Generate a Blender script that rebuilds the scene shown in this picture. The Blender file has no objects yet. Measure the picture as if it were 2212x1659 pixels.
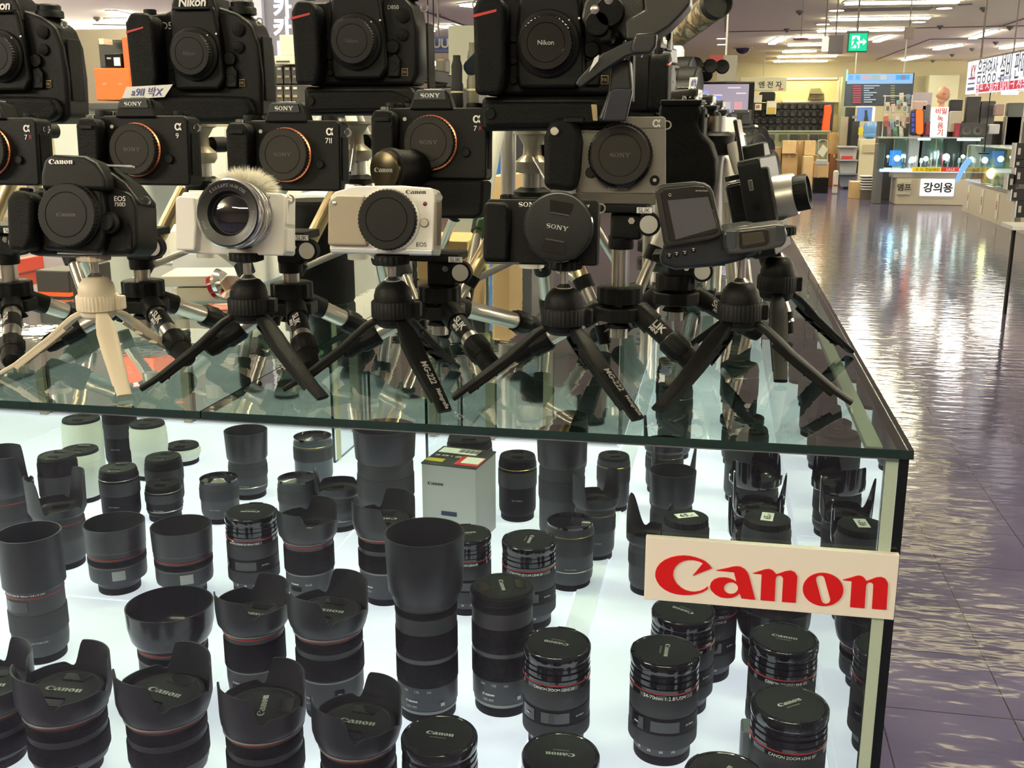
import bpy, bmesh, math, random
from mathutils import Vector, Matrix
S = bpy.context.scene
COL = S.collection
rnd = random.Random(7)
PI = math.pi
R = math.radians
# ---------------- camera, world, exposure, big lights ----------------
CZ = 1.35                     # eye height above the floor
FPX = 2280.0
TH, PS = R(14.03), R(11.05)   # pitch down, turned left
cd = bpy.data.cameras.new('camera'); cam = bpy.data.objects.new('camera', cd); COL.objects.link(cam)
cam.location = (0, 0, CZ); cam.rotation_euler = (PI/2-TH, 0, PS)
cd.sensor_width = 36; cd.lens = FPX/2212*36; cd.clip_start = .02
S.camera = cam
W = bpy.data.worlds.new('world'); S.world = W; W.use_nodes = True
W.node_tree.nodes['Background'].inputs[0].default_value = (1, .95, .88, 1)
W.node_tree.nodes['Background'].inputs[1].default_value = .40
S.view_settings.view_transform = 'Standard'; S.view_settings.look = 'None'
S.view_settings.gamma = 1; S.view_settings.use_curve_mapping = False
S.view_settings.exposure = .34
S.cycles.max_bounces = 14; S.cycles.transparent_max_bounces = 24; S.cycles.glossy_bounces = 6
S.cycles.use_denoising = True
S.cycles.caustics_reflective = False
STRIP_E, DOWN_E, CASE_E = 58.0, 45.0, .66

FV = Vector((-math.sin(PS)*math.cos(TH), math.cos(PS)*math.cos(TH), -math.sin(TH)))
RV = Vector((math.cos(PS), math.sin(PS), 0)); UV = RV.cross(FV)
def ray(px, py): return FV + RV*((px-1106)/FPX) + UV*((829.5-py)/FPX)
def at(px, py, Y):            # where the sight line through a photo point meets depth Y
    d = ray(px, py); return Vector((0, 0, CZ)) + d*(Y/d.y)
def on(px, py, z):            # ... meets height z
    d = ray(px, py); return Vector((0, 0, CZ)) + d*((z-CZ)/d.z)
def fy(Y):                    # depth scale of the far end of the hall
    K = ((0, 0), (13.4, 13.4), (14.2, 18.0), (15.6, 19.8), (17, 22.6), (20.5, 26), (24, 28.8), (40, 44.8))
    for (a, b), (c, d) in zip(K, K[1:]):
        if Y <= c: return b+(d-b)*(Y-a)/(c-a)
GT = CZ-.275                  # glass counter top
SH = CZ-.755                  # lit floor of the case

# ---------------- materials ----------------
MATS = {}
def mat(name, col, rough=.5, metal=0, emit=None, es=0, bump=None, coat=0, spec=.5):
    if name in MATS: return MATS[name]
    m = bpy.data.materials.new(name); m.use_nodes = True; nt = m.node_tree
    b = nt.nodes['Principled BSDF']
    b.inputs['Base Color'].default_value = (*col, 1); b.inputs['Roughness'].default_value = rough
    b.inputs['Metallic'].default_value = metal; b.inputs['Coat Weight'].default_value = coat
    b.inputs['Specular IOR Level'].default_value = spec
    if emit: b.inputs['Emission Color'].default_value = (*emit, 1); b.inputs['Emission Strength'].default_value = es
    if bump:
        sc, st = bump
        tc = nt.nodes.new('ShaderNodeTexCoord'); n = nt.nodes.new('ShaderNodeTexNoise'); n.inputs['Scale'].default_value = sc
        n.inputs['Detail'].default_value = 2
        bp = nt.nodes.new('ShaderNodeBump'); bp.inputs['Strength'].default_value = st; bp.inputs['Distance'].default_value = .0008
        nt.links.new(tc.outputs['Object'], n.inputs['Vector']); nt.links.new(n.outputs['Fac'], bp.inputs['Height'])
        nt.links.new(bp.outputs[0], b.inputs['Normal'])
    MATS[name] = m; return m
def mottled(name, c1, c2, scale, rough=.6, thr=None, c3=None):
    m = mat(name, c1, rough); nt = m.node_tree; b = nt.nodes['Principled BSDF']
    tc = nt.nodes.new('ShaderNodeTexCoord'); n = nt.nodes.new('ShaderNodeTexNoise'); n.inputs['Scale'].default_value = scale
    n.inputs['Detail'].default_value = 4
    r = nt.nodes.new('ShaderNodeValToRGB'); r.color_ramp.elements[0].color = (*c1, 1); r.color_ramp.elements[1].color = (*c2, 1)
    r.color_ramp.elements[0].position = .4; r.color_ramp.elements[1].position = .6
    if c3: e = r.color_ramp.elements.new(.52); e.color = (*c3, 1)
    nt.links.new(tc.outputs['Object'], n.inputs['Vector']); nt.links.new(n.outputs['Fac'], r.inputs[0]); nt.links.new(r.outputs[0], b.inputs['Base Color'])
    return m
def glass(name, tint, k=1.5, wavy=0, rough=.0):
    m = bpy.data.materials.new(name); m.use_nodes = True; nt = m.node_tree; nt.nodes.clear()
    N = nt.nodes.new; L = nt.links.new
    out = N('ShaderNodeOutputMaterial'); mx = N('ShaderNodeMixShader'); tr = N('ShaderNodeBsdfTransparent'); gl = N('ShaderNodeBsdfGlossy')
    tr.inputs[0].default_value = (*tint, 1); gl.inputs['Roughness'].default_value = rough
    fr = N('ShaderNodeFresnel'); fr.inputs[0].default_value = 1.5
    ge = N('ShaderNodeNewGeometry'); inv = N('ShaderNodeMath'); inv.operation = 'SUBTRACT'; inv.inputs[0].default_value = 1
    mu = N('ShaderNodeMath'); mu.operation = 'MULTIPLY'; mu2 = N('ShaderNodeMath'); mu2.operation = 'MULTIPLY'; mu2.use_clamp = True; mu2.inputs[1].default_value = k
    L(ge.outputs['Backfacing'], inv.inputs[1]); L(fr.outputs[0], mu.inputs[0]); L(inv.outputs[0], mu.inputs[1])
    L(mu.outputs[0], mu2.inputs[0]); L(mu2.outputs[0], mx.inputs[0]); L(tr.outputs[0], mx.inputs[1]); L(gl.outputs[0], mx.inputs[2]); L(mx.outputs[0], out.inputs[0])
    if wavy:
        tc = N('ShaderNodeTexCoord'); n = N('ShaderNodeTexNoise'); n.inputs['Scale'].default_value = 30; bp = N('ShaderNodeBump')
        bp.inputs['Strength'].default_value = wavy; bp.inputs['Distance'].default_value = .0006
        L(tc.outputs['Object'], n.inputs['Vector']); L(n.outputs[0], bp.inputs['Height']); L(bp.outputs[0], gl.inputs['Normal']); L(bp.outputs[0], fr.inputs['Normal'])
    MATS[name] = m; return m

BLK = mat('black matte plastic', (.004, .004, .0043), .5, bump=(900, .35), spec=.17)
BODY = mat('black camera shell', (.0045, .0045, .0048), .46, bump=(700, .25), spec=.18)
LRUB = mat('lens ring rubber', (.022, .024, .027), .6)
RUB = mat('black rubber leatherette', (.003, .003, .003), .62, bump=(420, .9), spec=.16)
GLS = mat('black gloss plastic', (.006, .006, .007), .12, coat=.5)
DK = mat('dark lens barrel', (.030, .033, .038), .5)
HOODM = mat('hood plastic', (.018, .019, .022), .42)
CAPM = mat('cap plastic', (.008, .009, .009), .5, bump=(600, .3), spec=.25)
GCAP = mat('grey brown cap plastic', (.024, .0215, .019), .6, spec=.2)
RED = mat('red ring', (.35, .02, .02), .35)
REDN = mat('red trim', (.5, .03, .03), .4)
SILV = mat('silver satin metal', (.55, .52, .47), .28, 1)
CHR = mat('chrome', (.8, .8, .8), .12, 1)
ALU = mat('brushed aluminium', (.55, .53, .5), .35, 1)
WHP = mat('white plastic', (.74, .69, .62), .35)
WHPB = mat('white pearl plastic', (.8, .77, .72), .22, coat=.3)
BEIG = mat('beige leatherette', (.33, .275, .20), .55, bump=(500, .3))
CREAM = mat('cream plastic', (.62, .53, .40), .45)
WHT = mat('white lettering', (.85, .83, .8), .5)
GREYL = mat('pale grey lettering', (.5, .5, .48), .5)
DKL = mat('dark lettering', (.02, .02, .02), .5)
EMB = mat('embossed grey lettering', (.05, .05, .048), .45)
GOLD = mat('gold trim', (.55, .38, .16), .3, 1)
COPP = mat('copper mount ring', (.75, .28, .16), .28, 1)
GREYC = mat('warm grey metal shell', (.20, .18, .155), .42, bump=(900, .2))
LGLASS = mat('lens front glass', (.004, .004, .008), .03, coat=1)
LWHITE = mat('white lens barrel', (.7, .72, .68), .4)
SCRN = mat('dark lcd screen', (.06, .06, .07), .2)
CARD = mottled('cardboard', (.36, .22, .09), (.44, .28, .12), 3, .8)
CARDL = mottled('pale cardboard', (.5, .33, .15), (.58, .4, .2), 3, .8)
ORG = mat('orange card', (.9, .12, .01), .5)
REDS = mat('sign red', (.62, .004, .004), .4)
SIGNW = mat('sign board white', (.80, .74, .66), .5)
WPAP = mat('white paper', (.78, .77, .74), .6)
FABR = mat('black bag fabric', (.012, .012, .012), .8, bump=(60, .8))
BLUEP = mat('blue plastic', (.05, .12, .45), .4)
WALLY = mat('wall paint yellowish', (.52, .46, .28), .7)
def emat(name, col, e): return mat(name, (.0, .0, .0), .5, emit=col, es=e)

# ---------------- geometry helper ----------------
class G:
    def __init__(s): s.bm = bmesh.new()
    def ring(s, pts): return [s.bm.verts.new(p) for p in pts]
    def box(s, c, d, rz=0, M=None):
        hx, hy, hz = d[0]/2, d[1]/2, d[2]/2; vs = []
        m = Matrix.Rotation(rz, 3, 'Z')
        for x, y, z in [(-1,-1,-1),(1,-1,-1),(1,1,-1),(-1,1,-1),(-1,-1,1),(1,-1,1),(1,1,1),(-1,1,1)]:
            p = m @ Vector((x*hx, y*hy, z*hz)) + Vector(c)
            vs.append(s.bm.verts.new(M @ p if M else p))
        for f in [(0,3,2,1),(4,5,6,7),(0,1,5,4),(1,2,6,5),(2,3,7,6),(3,0,4,7)]: s.bm.faces.new([vs[i] for i in f])
        return s
    def prism(s, pts, y0, y1, k=1, cx=0, cz=0):   # XZ outline pushed along Y; back end scaled k about (cx,cz)
        a = s.ring([(x, y0, z) for x, z in pts]); b = s.ring([(cx+(x-cx)*k, y1, cz+(z-cz)*k) for x, z in pts]); n = len(pts)
        s.bm.faces.new(a); s.bm.faces.new(b[::-1])
        for i in range(n): s.bm.faces.new([a[i], b[i], b[(i+1) % n], a[(i+1) % n]])
        return s
    def prz(s, pts, z0, z1):                      # XY outline pushed along Z
        a = s.ring([(x, y, z0) for x, y in pts]); b = s.ring([(x, y, z1) for x, y in pts]); n = len(pts)
        s.bm.faces.new(a[::-1]); s.bm.faces.new(b)
        for i in range(n): s.bm.faces.new([a[i], a[(i+1) % n], b[(i+1) % n], b[i]])
        return s
    def prx(s, pts, x0, x1):                      # YZ outline pushed along X
        a = s.ring([(x0, y, z) for y, z in pts]); b = s.ring([(x1, y, z) for y, z in pts]); n = len(pts)
        s.bm.faces.new(a[::-1]); s.bm.faces.new(b)
        for i in range(n): s.bm.faces.new([a[i], a[(i+1) % n], b[(i+1) % n], b[i]])
        return s
    def sweep(s, path, sizes, segs=12, up=(0, 0, 1), e=1.0, cap=True):
        path = [Vector(p) for p in path]; rings = []; up = Vector(up)
        for i, p in enumerate(path):
            t = (path[min(i+1, len(path)-1)]-path[max(i-1, 0)]).normalized()
            u = up if abs(t.dot(up)) < .98 else Vector((1, 0, 0))
            a = t.cross(u).normalized(); b = a.cross(t).normalized()
            w, h = sizes[i] if isinstance(sizes, list) else sizes
            r = []
            for k in range(segs):
                an = 2*PI*k/segs; c, n = math.cos(an), math.sin(an)
                c = math.copysign(abs(c)**e, c); n = math.copysign(abs(n)**e, n)
                r.append(p + a*c*w + b*n*h)
            rings.append(s.ring(r))
        for q in range(len(rings)-1):
            for k in range(segs):
                s.bm.faces.new([rings[q][k], rings[q][(k+1) % segs], rings[q+1][(k+1) % segs], rings[q+1][k]])
        if cap: s.bm.faces.new(rings[0][::-1]); s.bm.faces.new(rings[-1])
        return s
    def cyl(s, p0, p1, r0, r1=None, segs=24):
        r1 = r0 if r1 is None else r1
        return s.sweep([p0, p1], [(r0, r0), (r1, r1)], segs)
    def lathe(s, prof, segs=64, rib=None, M=None, a0=0, a1=2*PI, open0=False):
        rings = []; full = abs(a1-a0-2*PI) < 1e-6; n = segs if full else segs+1
        for i, (r, z) in enumerate(prof):
            pts = []
            for k in range(n):
                a = a0+(a1-a0)*k/segs; rr = r
                if rib and (k//rib[1]) % 2 and rib[2] <= i <= rib[3]: rr = r-rib[0]
                p = Vector((rr*math.cos(a), rr*math.sin(a), z)); pts.append(M @ p if M else p)
            rings.append(s.ring(pts))
        for q in range(len(rings)-1):
            for k in range(n if full else n-1):
                j = (k+1) % n
                s.bm.faces.new([rings[q][k], rings[q][j], rings[q+1][j], rings[q+1][k]])
        if full:
            if prof[0][0] > 1e-6 and not open0: s.bm.faces.new(rings[0][::-1])
            if prof[-1][0] > 1e-6: s.bm.faces.new(rings[-1])
        return s
    def obj(s, name, m, parent=None, bev=0, smooth=True, loc=None, rot=None, segs=2, M=None):
        if M is not None: bmesh.ops.transform(s.bm, matrix=M, verts=s.bm.verts)
        bmesh.ops.recalc_face_normals(s.bm, faces=s.bm.faces)
        me = bpy.data.meshes.new(name); s.bm.to_mesh(me); s.bm.free()
        return mk(name, me, m, parent, bev, smooth, loc, rot, segs)
def mk(name, me, m, parent=None, bev=0, smooth=True, loc=None, rot=None, segs=2):
    o = bpy.data.objects.new(name, me); COL.objects.link(o)
    me.materials.clear(); me.materials.append(m)
    if smooth:
        me.polygons.foreach_set('use_smooth', [True]*len(me.polygons)); me.set_sharp_from_angle(angle=R(38))
    if parent: o.parent = parent
    if loc is not None: o.location = loc
    if rot is not None: o.rotation_euler = rot
    if bev:
        b = o.modifiers.new('b', 'BEVEL'); b.width = bev; b.segments = segs; b.limit_method = 'ANGLE'; b.angle_limit = R(35); b.harden_normals = True
    return o
def thing(name, label, cat, loc=(0, 0, 0), rot=(0, 0, 0), group=None, scale=1):
    o = bpy.data.objects.new(name, None); COL.objects.link(o); o.empty_display_size = .05
    o.location = loc; o.rotation_euler = rot; o.scale = (scale,)*3
    o['label'] = label; o['category'] = cat
    if group: o['group'] = group
    return o
def tag(o, label, cat, group=None, kind=None):
    o['label'] = label; o['category'] = cat
    if group: o['group'] = group
    if kind: o['kind'] = kind
    return o
def struct(o): o['kind'] = 'structure'; return o
def yM(x=0, y=0, z=0):   # lathe axis (z) turned to point out of a camera's front (-y)
    return Matrix.Translation((x, y, z)) @ Matrix.Rotation(PI/2, 4, 'X')

# ---------------- lettering ----------------
CANON = [[[-.2524,.0445],[-.2635,.0599],[-.2799,.0742],[-.2987,.083],[-.3253,.0905],[-.3519,.0949],[-.3784,.0949],[-.4048,.0907],[-.4339,.0814],[-.4602,.0668],[-.4813,.0475],[-.4942,.0267],[-.5,.0051],[-.5,-.0161],[-.4927,-.0367],[-.4787,-.0581],[-.4565,-.0757],[-.4318,-.0874],[-.4046,-.0935],[-.3723,-.0949],[-.3402,-.0915],[-.3136,-.0843],[-.2874,-.0732],[-.2642,-.0553],[-.2664,-.0449],[-.28,-.058],[-.2982,-.0689],[-.3193,-.0753],[-.3407,-.0761],[-.3622,-.0719],[-.3841,-.0605],[-.4021,-.0448],[-.4148,-.0247],[-.4212,-.0041],[-.42,.017],[-.4125,.0374],[-.3984,.0555],[-.3775,.0697],[-.3539,.0765],[-.3301,.0772],[-.3088,.0731],[-.2914,.0647],[-.3341,.0019]],[[-.2324,.0357],[-.1872,.0499],[-.1616,.0592],[-.1436,.0627],[-.128,.0619],[-.1094,.0532],[-.0957,.0362],[-.0882,.0187],[-.0564,-.0894],[-.1165,-.0877],[-.1247,-.064],[-.1392,-.0784],[-.1571,-.088],[-.1806,-.0922],[-.207,-.0912],[-.2313,-.0801],[-.2507,-.0607],[-.2562,-.0427],[-.2522,-.024],[-.2397,-.0085],[-.219,.0019],[-.1982,.005],[-.1772,.0039],[-.1587,-.0015],[-.142,-.0106],[-.1547,.0339],[-.1865,.0351]],[[-.133,-.0406],[-.1337,-.0481],[-.1364,-.0553],[-.1411,-.0617],[-.1473,-.0669],[-.1546,-.0704],[-.1626,-.0721],[-.1707,-.0718],[-.1784,-.0696],[-.1851,-.0656],[-.1903,-.0601],[-.1937,-.0534],[-.1951,-.046],[-.1944,-.0385],[-.1916,-.0313],[-.1869,-.0249],[-.1807,-.0198],[-.1733,-.0163],[-.1654,-.0146],[-.1573,-.0149],[-.1497,-.0171],[-.143,-.0211],[-.1379,-.0266],[-.1344,-.0333]],[[-.0736,.0355],[-.0448,.0482],[-.0223,.0582],[-.0046,.0618],[.0111,.0566],[.0207,.0459],[.0265,.0387],[.0409,.045],[.0655,.0568],[.0879,.0623],[.1061,.0556],[.1175,.0361],[.1184,-.0877],[.0591,-.0885],[.0578,.0182],[.056,.0271],[.0478,.0354],[.0376,.0358],[.029,.0299],[.0259,.0181],[.0274,-.0888],[-.0331,-.0885],[-.035,.0349]],[[.3148,-.0104],[.3144,-.0239],[.3114,-.0372],[.3059,-.0498],[.2981,-.0613],[.2883,-.0714],[.2766,-.0799],[.2634,-.0864],[.2492,-.0906],[.2344,-.0926],[.2194,-.0921],[.2047,-.0893],[.1908,-.0842],[.178,-.0769],[.1669,-.0678],[.1577,-.057],[.1506,-.0449],[.146,-.0319],[.1441,-.0183],[.1446,-.0047],[.1479,.0086],[.1535,.0212],[.1615,.0326],[.1716,.0426],[.1834,.0509],[.1965,.0571],[.2107,.0612],[.2254,.063],[.2402,.0624],[.2547,.0596],[.2684,.0545],[.2809,.0473],[.2919,.0383],[.301,.0276],[.308,.0158],[.3127,.003]],[[.2273,-.0693],[.231,-.0759],[.2367,-.0805],[.2438,-.0824],[.251,-.0814],[.2574,-.0776],[.2619,-.0717],[.2639,-.0644],[.263,-.057],[.2322,.0389],[.2286,.0453],[.2229,.0499],[.2159,.0518],[.2087,.0509],[.2023,.0472],[.1978,.0414],[.1958,.0342],[.1967,.0269]],[[.3086,.0366],[.3455,.0524],[.3645,.0608],[.379,.0632],[.3916,.0593],[.4024,.0476],[.4068,.0399],[.4289,.0511],[.4475,.061],[.4666,.0644],[.4841,.0583],[.4955,.0405],[.4974,.0257],[.5,-.0857],[.4404,-.0862],[.4376,.0229],[.4352,.0303],[.4291,.0361],[.4204,.0373],[.4111,.032],[.4073,.0203],[.4091,-.0871],[.3488,-.0866],[.3465,.0358]]]
def curve_mesh(polys, ex):
    cu = bpy.data.curves.new('t', 'CURVE'); cu.dimensions = '2D'; cu.fill_mode = 'BOTH'; cu.extrude = ex
    for pts in polys:
        sp = cu.splines.new('POLY'); sp.points.add(len(pts)-1)
        for i, (x, y) in enumerate(pts): sp.points[i].co = (x, y, 0, 1)
        sp.use_cyclic_u = True
    return cu
def bake(cu):
    o = bpy.data.objects.new('t', cu); COL.objects.link(o)
    me = bpy.data.meshes.new_from_object(o.evaluated_get(bpy.context.evaluated_depsgraph_get()))
    bpy.data.objects.remove(o); bpy.data.curves.remove(cu); return me
TXC = {}
def txt_mesh(s, bold=0, shear=0, wide=1, spacing=1):     # returns mesh, height 1 em, centred
    key = (s, bold, shear, wide, spacing)
    if key in TXC: return TXC[key].copy()
    if s == 'Canon': me = bake(curve_mesh(CANON, .004)); 
    elif s == 'SONY': me = bake(curve_mesh(sony_polys(), .008))
    else:
        cu = bpy.data.curves.new('t', 'FONT'); cu.body = s; cu.extrude = .02; cu.offset = bold; cu.shear = shear; cu.space_character = spacing
        cu.resolution_u = 4
        cu.align_x = 'CENTER'; me = bake(cu)
    vs = me.vertices
    if len(vs):
        cx = (min(v.co.x for v in vs)+max(v.co.x for v in vs))/2; cy = (min(v.co.y for v in vs)+max(v.co.y for v in vs))/2
        w = max(v.co.x for v in vs)-min(v.co.x for v in vs)
        for v in vs: v.co.x = (v.co.x-cx)/w; v.co.y = (v.co.y-cy)/w*(1/wide); v.co.z /= w
    TXC[key] = me; return me.copy()
def sony_polys():
    P = []
    def r(x0, y0, x1, y1): P.append([(x0, y0), (x1, y0), (x1, y1), (x0, y1)])
    # S
    P.append([(0, .02), (.07, .02), (.1, .07), (.2, .04), (.62, .04), (.72, .12), (.66, .24), (.2, .38), (.02, .5), (0, .72), (.12, .9), (.3, .97), (.55, .97), (.68, .92), (.74, .97), (.8, .97), (.8, .68), (.73, .68), (.64, .84), (.45, .9), (.25, .88), (.18, .78), (.26, .68), (.7, .54), (.88, .4), (.9, .22), (.8, .06), (.6, -.02), (.3, -.02), (.12, .02), (.07, -.01), (0, -.01)][::-1])
    n = 24
    P.append([(1.55+.52*math.cos(2*PI*k/n), .48+.5*math.sin(2*PI*k/n)) for k in range(n)])
    P.append([(1.55+.3*math.cos(2*PI*k/n), .48+.42*math.sin(2*PI*k/n)) for k in range(n)])
    P.append([(2.2, 0), (2.6, 0), (2.6, .08), (2.5, .1), (2.5, .72), (3.12, 0), (3.3, 0), (3.3, .86), (3.42, .88), (3.42, .96), (3.05, .96), (3.05, .88), (3.17, .86), (3.17, .3), (2.6, .96), (2.2, .96), (2.2, .88), (2.36, .84), (2.36, .1), (2.2, .08)])
    P.append([(3.95, 0), (4.4, 0), (4.4, .08), (4.28, .1), (4.28, .4), (4.66, .86), (4.8, .88), (4.8, .96), (4.38, .96), (4.38, .88), (4.46, .86), (4.2, .54), (3.94, .86), (4.04, .88), (4.04, .96), (3.52, .96), (3.52, .88), (3.66, .86), (4.06, .4), (4.06, .1), (3.95, .08)])
    return P
def text(s, w, m, parent, loc, rot=(PI/2, 0, 0), name='lettering', bold=0, shear=0, wide=1, spacing=1, label=None):
    me = txt_mesh(s, bold, shear, wide, spacing)
    for v in me.vertices: v.co.x *= w; v.co.y *= w; v.co.z = max(-.0008, min(.0008, v.co.z*w))
    o = mk(name, me, m, parent, 0, False, loc, rot)
    if label: o['label'] = label
    return o
def ringtext(s, w, r, z, a, m, parent, bold=0, name='lettering'):   # wrapped round a standing barrel at angle a
    me = txt_mesh(s, bold)
    for v in me.vertices:
        x, y, h = v.co.x*w, v.co.y*w, v.co.z*w*.5
        an = a + x/r; v.co = ((r+.0003+h)*math.cos(an), (r+.0003+h)*math.sin(an), z+y)
    return mk(name, me, m, parent, 0, False)
# ---------------- lens builder ----------------
def petal_hood(name, parent, zb, prof, hi, lo, ns, th0, m, wall=.0018, wide=38, fall=16):
    # prof: list of (r,z) for the outer wall; top edge follows four petals
    def top(a):
        d = abs((math.degrees(a-th0)+90) % 180-90)
        if d < wide: return hi-(hi-lo)*.04*(d/wide)**2
        if d < wide+fall: t = (d-wide)/fall; return hi-(hi-lo)*.04-(hi-(hi-lo)*.04-lo)*(t*t*(3-2*t))
        if d < wide+fall+12: t = (d-wide-fall)/12; return lo+(ns-lo)*(t*t*(3-2*t))
        return ns
    def rad(z):
        for (r0, z0), (r1, z1) in zip(prof, prof[1:]):
            if z <= z1: return r0+(r1-r0)*(z-z0)/max(1e-6, z1-z0)
        return prof[-1][0]
    g = G(); n = 120; cols = []
    for k in range(n):
        a = 2*PI*k/n; t = top(a); c, s = math.cos(a), math.sin(a); col = []
        for i in range(7):
            z = zb+(t-zb)*i/6; r = rad(z); col.append(g.bm.verts.new((r*c, r*s, z)))
        for i in range(6, -1, -1):
            z = zb+(t-zb)*i/6; r = rad(z)-wall; col.append(g.bm.verts.new((r*c, r*s, z)))
        cols.append(col)
    for k in range(n):
        A, B = cols[k], cols[(k+1) % n]
        for i in range(13): g.bm.faces.new([A[i], B[i], B[i+1], A[i+1]])
        g.bm.faces.new([A[13], B[13], B[0], A[0]])
    return g.obj(name, m, parent)
def round_hood(parent, prof, m, wall=.002):
    pr = prof+[(r-wall, z) for r, z in prof[::-1]]
    g = G(); g.lathe(pr+[pr[0]], 80); 
    for f in [f for f in g.bm.faces if len(f.verts) > 4]: g.bm.faces.remove(f)
    return g.obj('lens_hood', m, parent)
def pinch_cap(parent, r, z, ang, logo='Canon', lw=.42, m=None, rim=None, lm=None, clips=True, h=.004):
    m = m or CAPM
    c = G().lathe([(r, z), (r, z+h*.6), (r-.0012, z+h), (r-.005, z+h), (r-.006, z+h-.0008), (0, z+h-.0008)], 64).obj('lens_cap', m, parent)
    c.rotation_euler = (0, 0, ang)
    if clips:
        for sgn in (1, -1):
            g = G().prz([(-r*.3, sgn*r*.42), (r*.3, sgn*r*.42), (r*.38, sgn*r*.8), (-r*.38, sgn*r*.8)][::sgn], z+h-.0007, z+h-.0002)
            g.obj('clip', GLS, c)
            G().box((0, sgn*r*.44, z+h), (r*.6, .0012, .0014)).obj('clip_edge', BLK, c)
    text(logo, r*2*lw, lm or EMB, c, (0, 0, z+h-.0001), (0, 0, 0), label='moulded maker name')
    return c
def band(parent, name, r, z0, z1, m, rib=None, segs=64, ch=.0006):
    g = G().lathe([(r-ch, z0), (r, z0+ch), (r, z1-ch), (r-ch, z1)], segs, rib)
    return g.obj(name, m, parent)
def arc(parent, name, r, z0, z1, a, da, m, t=.0006):
    g = G(); g.lathe([(r+t, z0), (r+t, z1)], 10, None, None, a-da/2, a+da/2); return g.obj(name, m, parent)
LG = 'camera lenses standing on the lit floor of the case'
FA = R(-92)                   # the direction that faces the front glass
LMETA = mat('light grey barrel ring', (.22, .23, .24), .35)
CAPL = mat('cap silver lettering', (.42, .43, .42), .35)
FINE = (.0005, 1, 1, 2)
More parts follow.
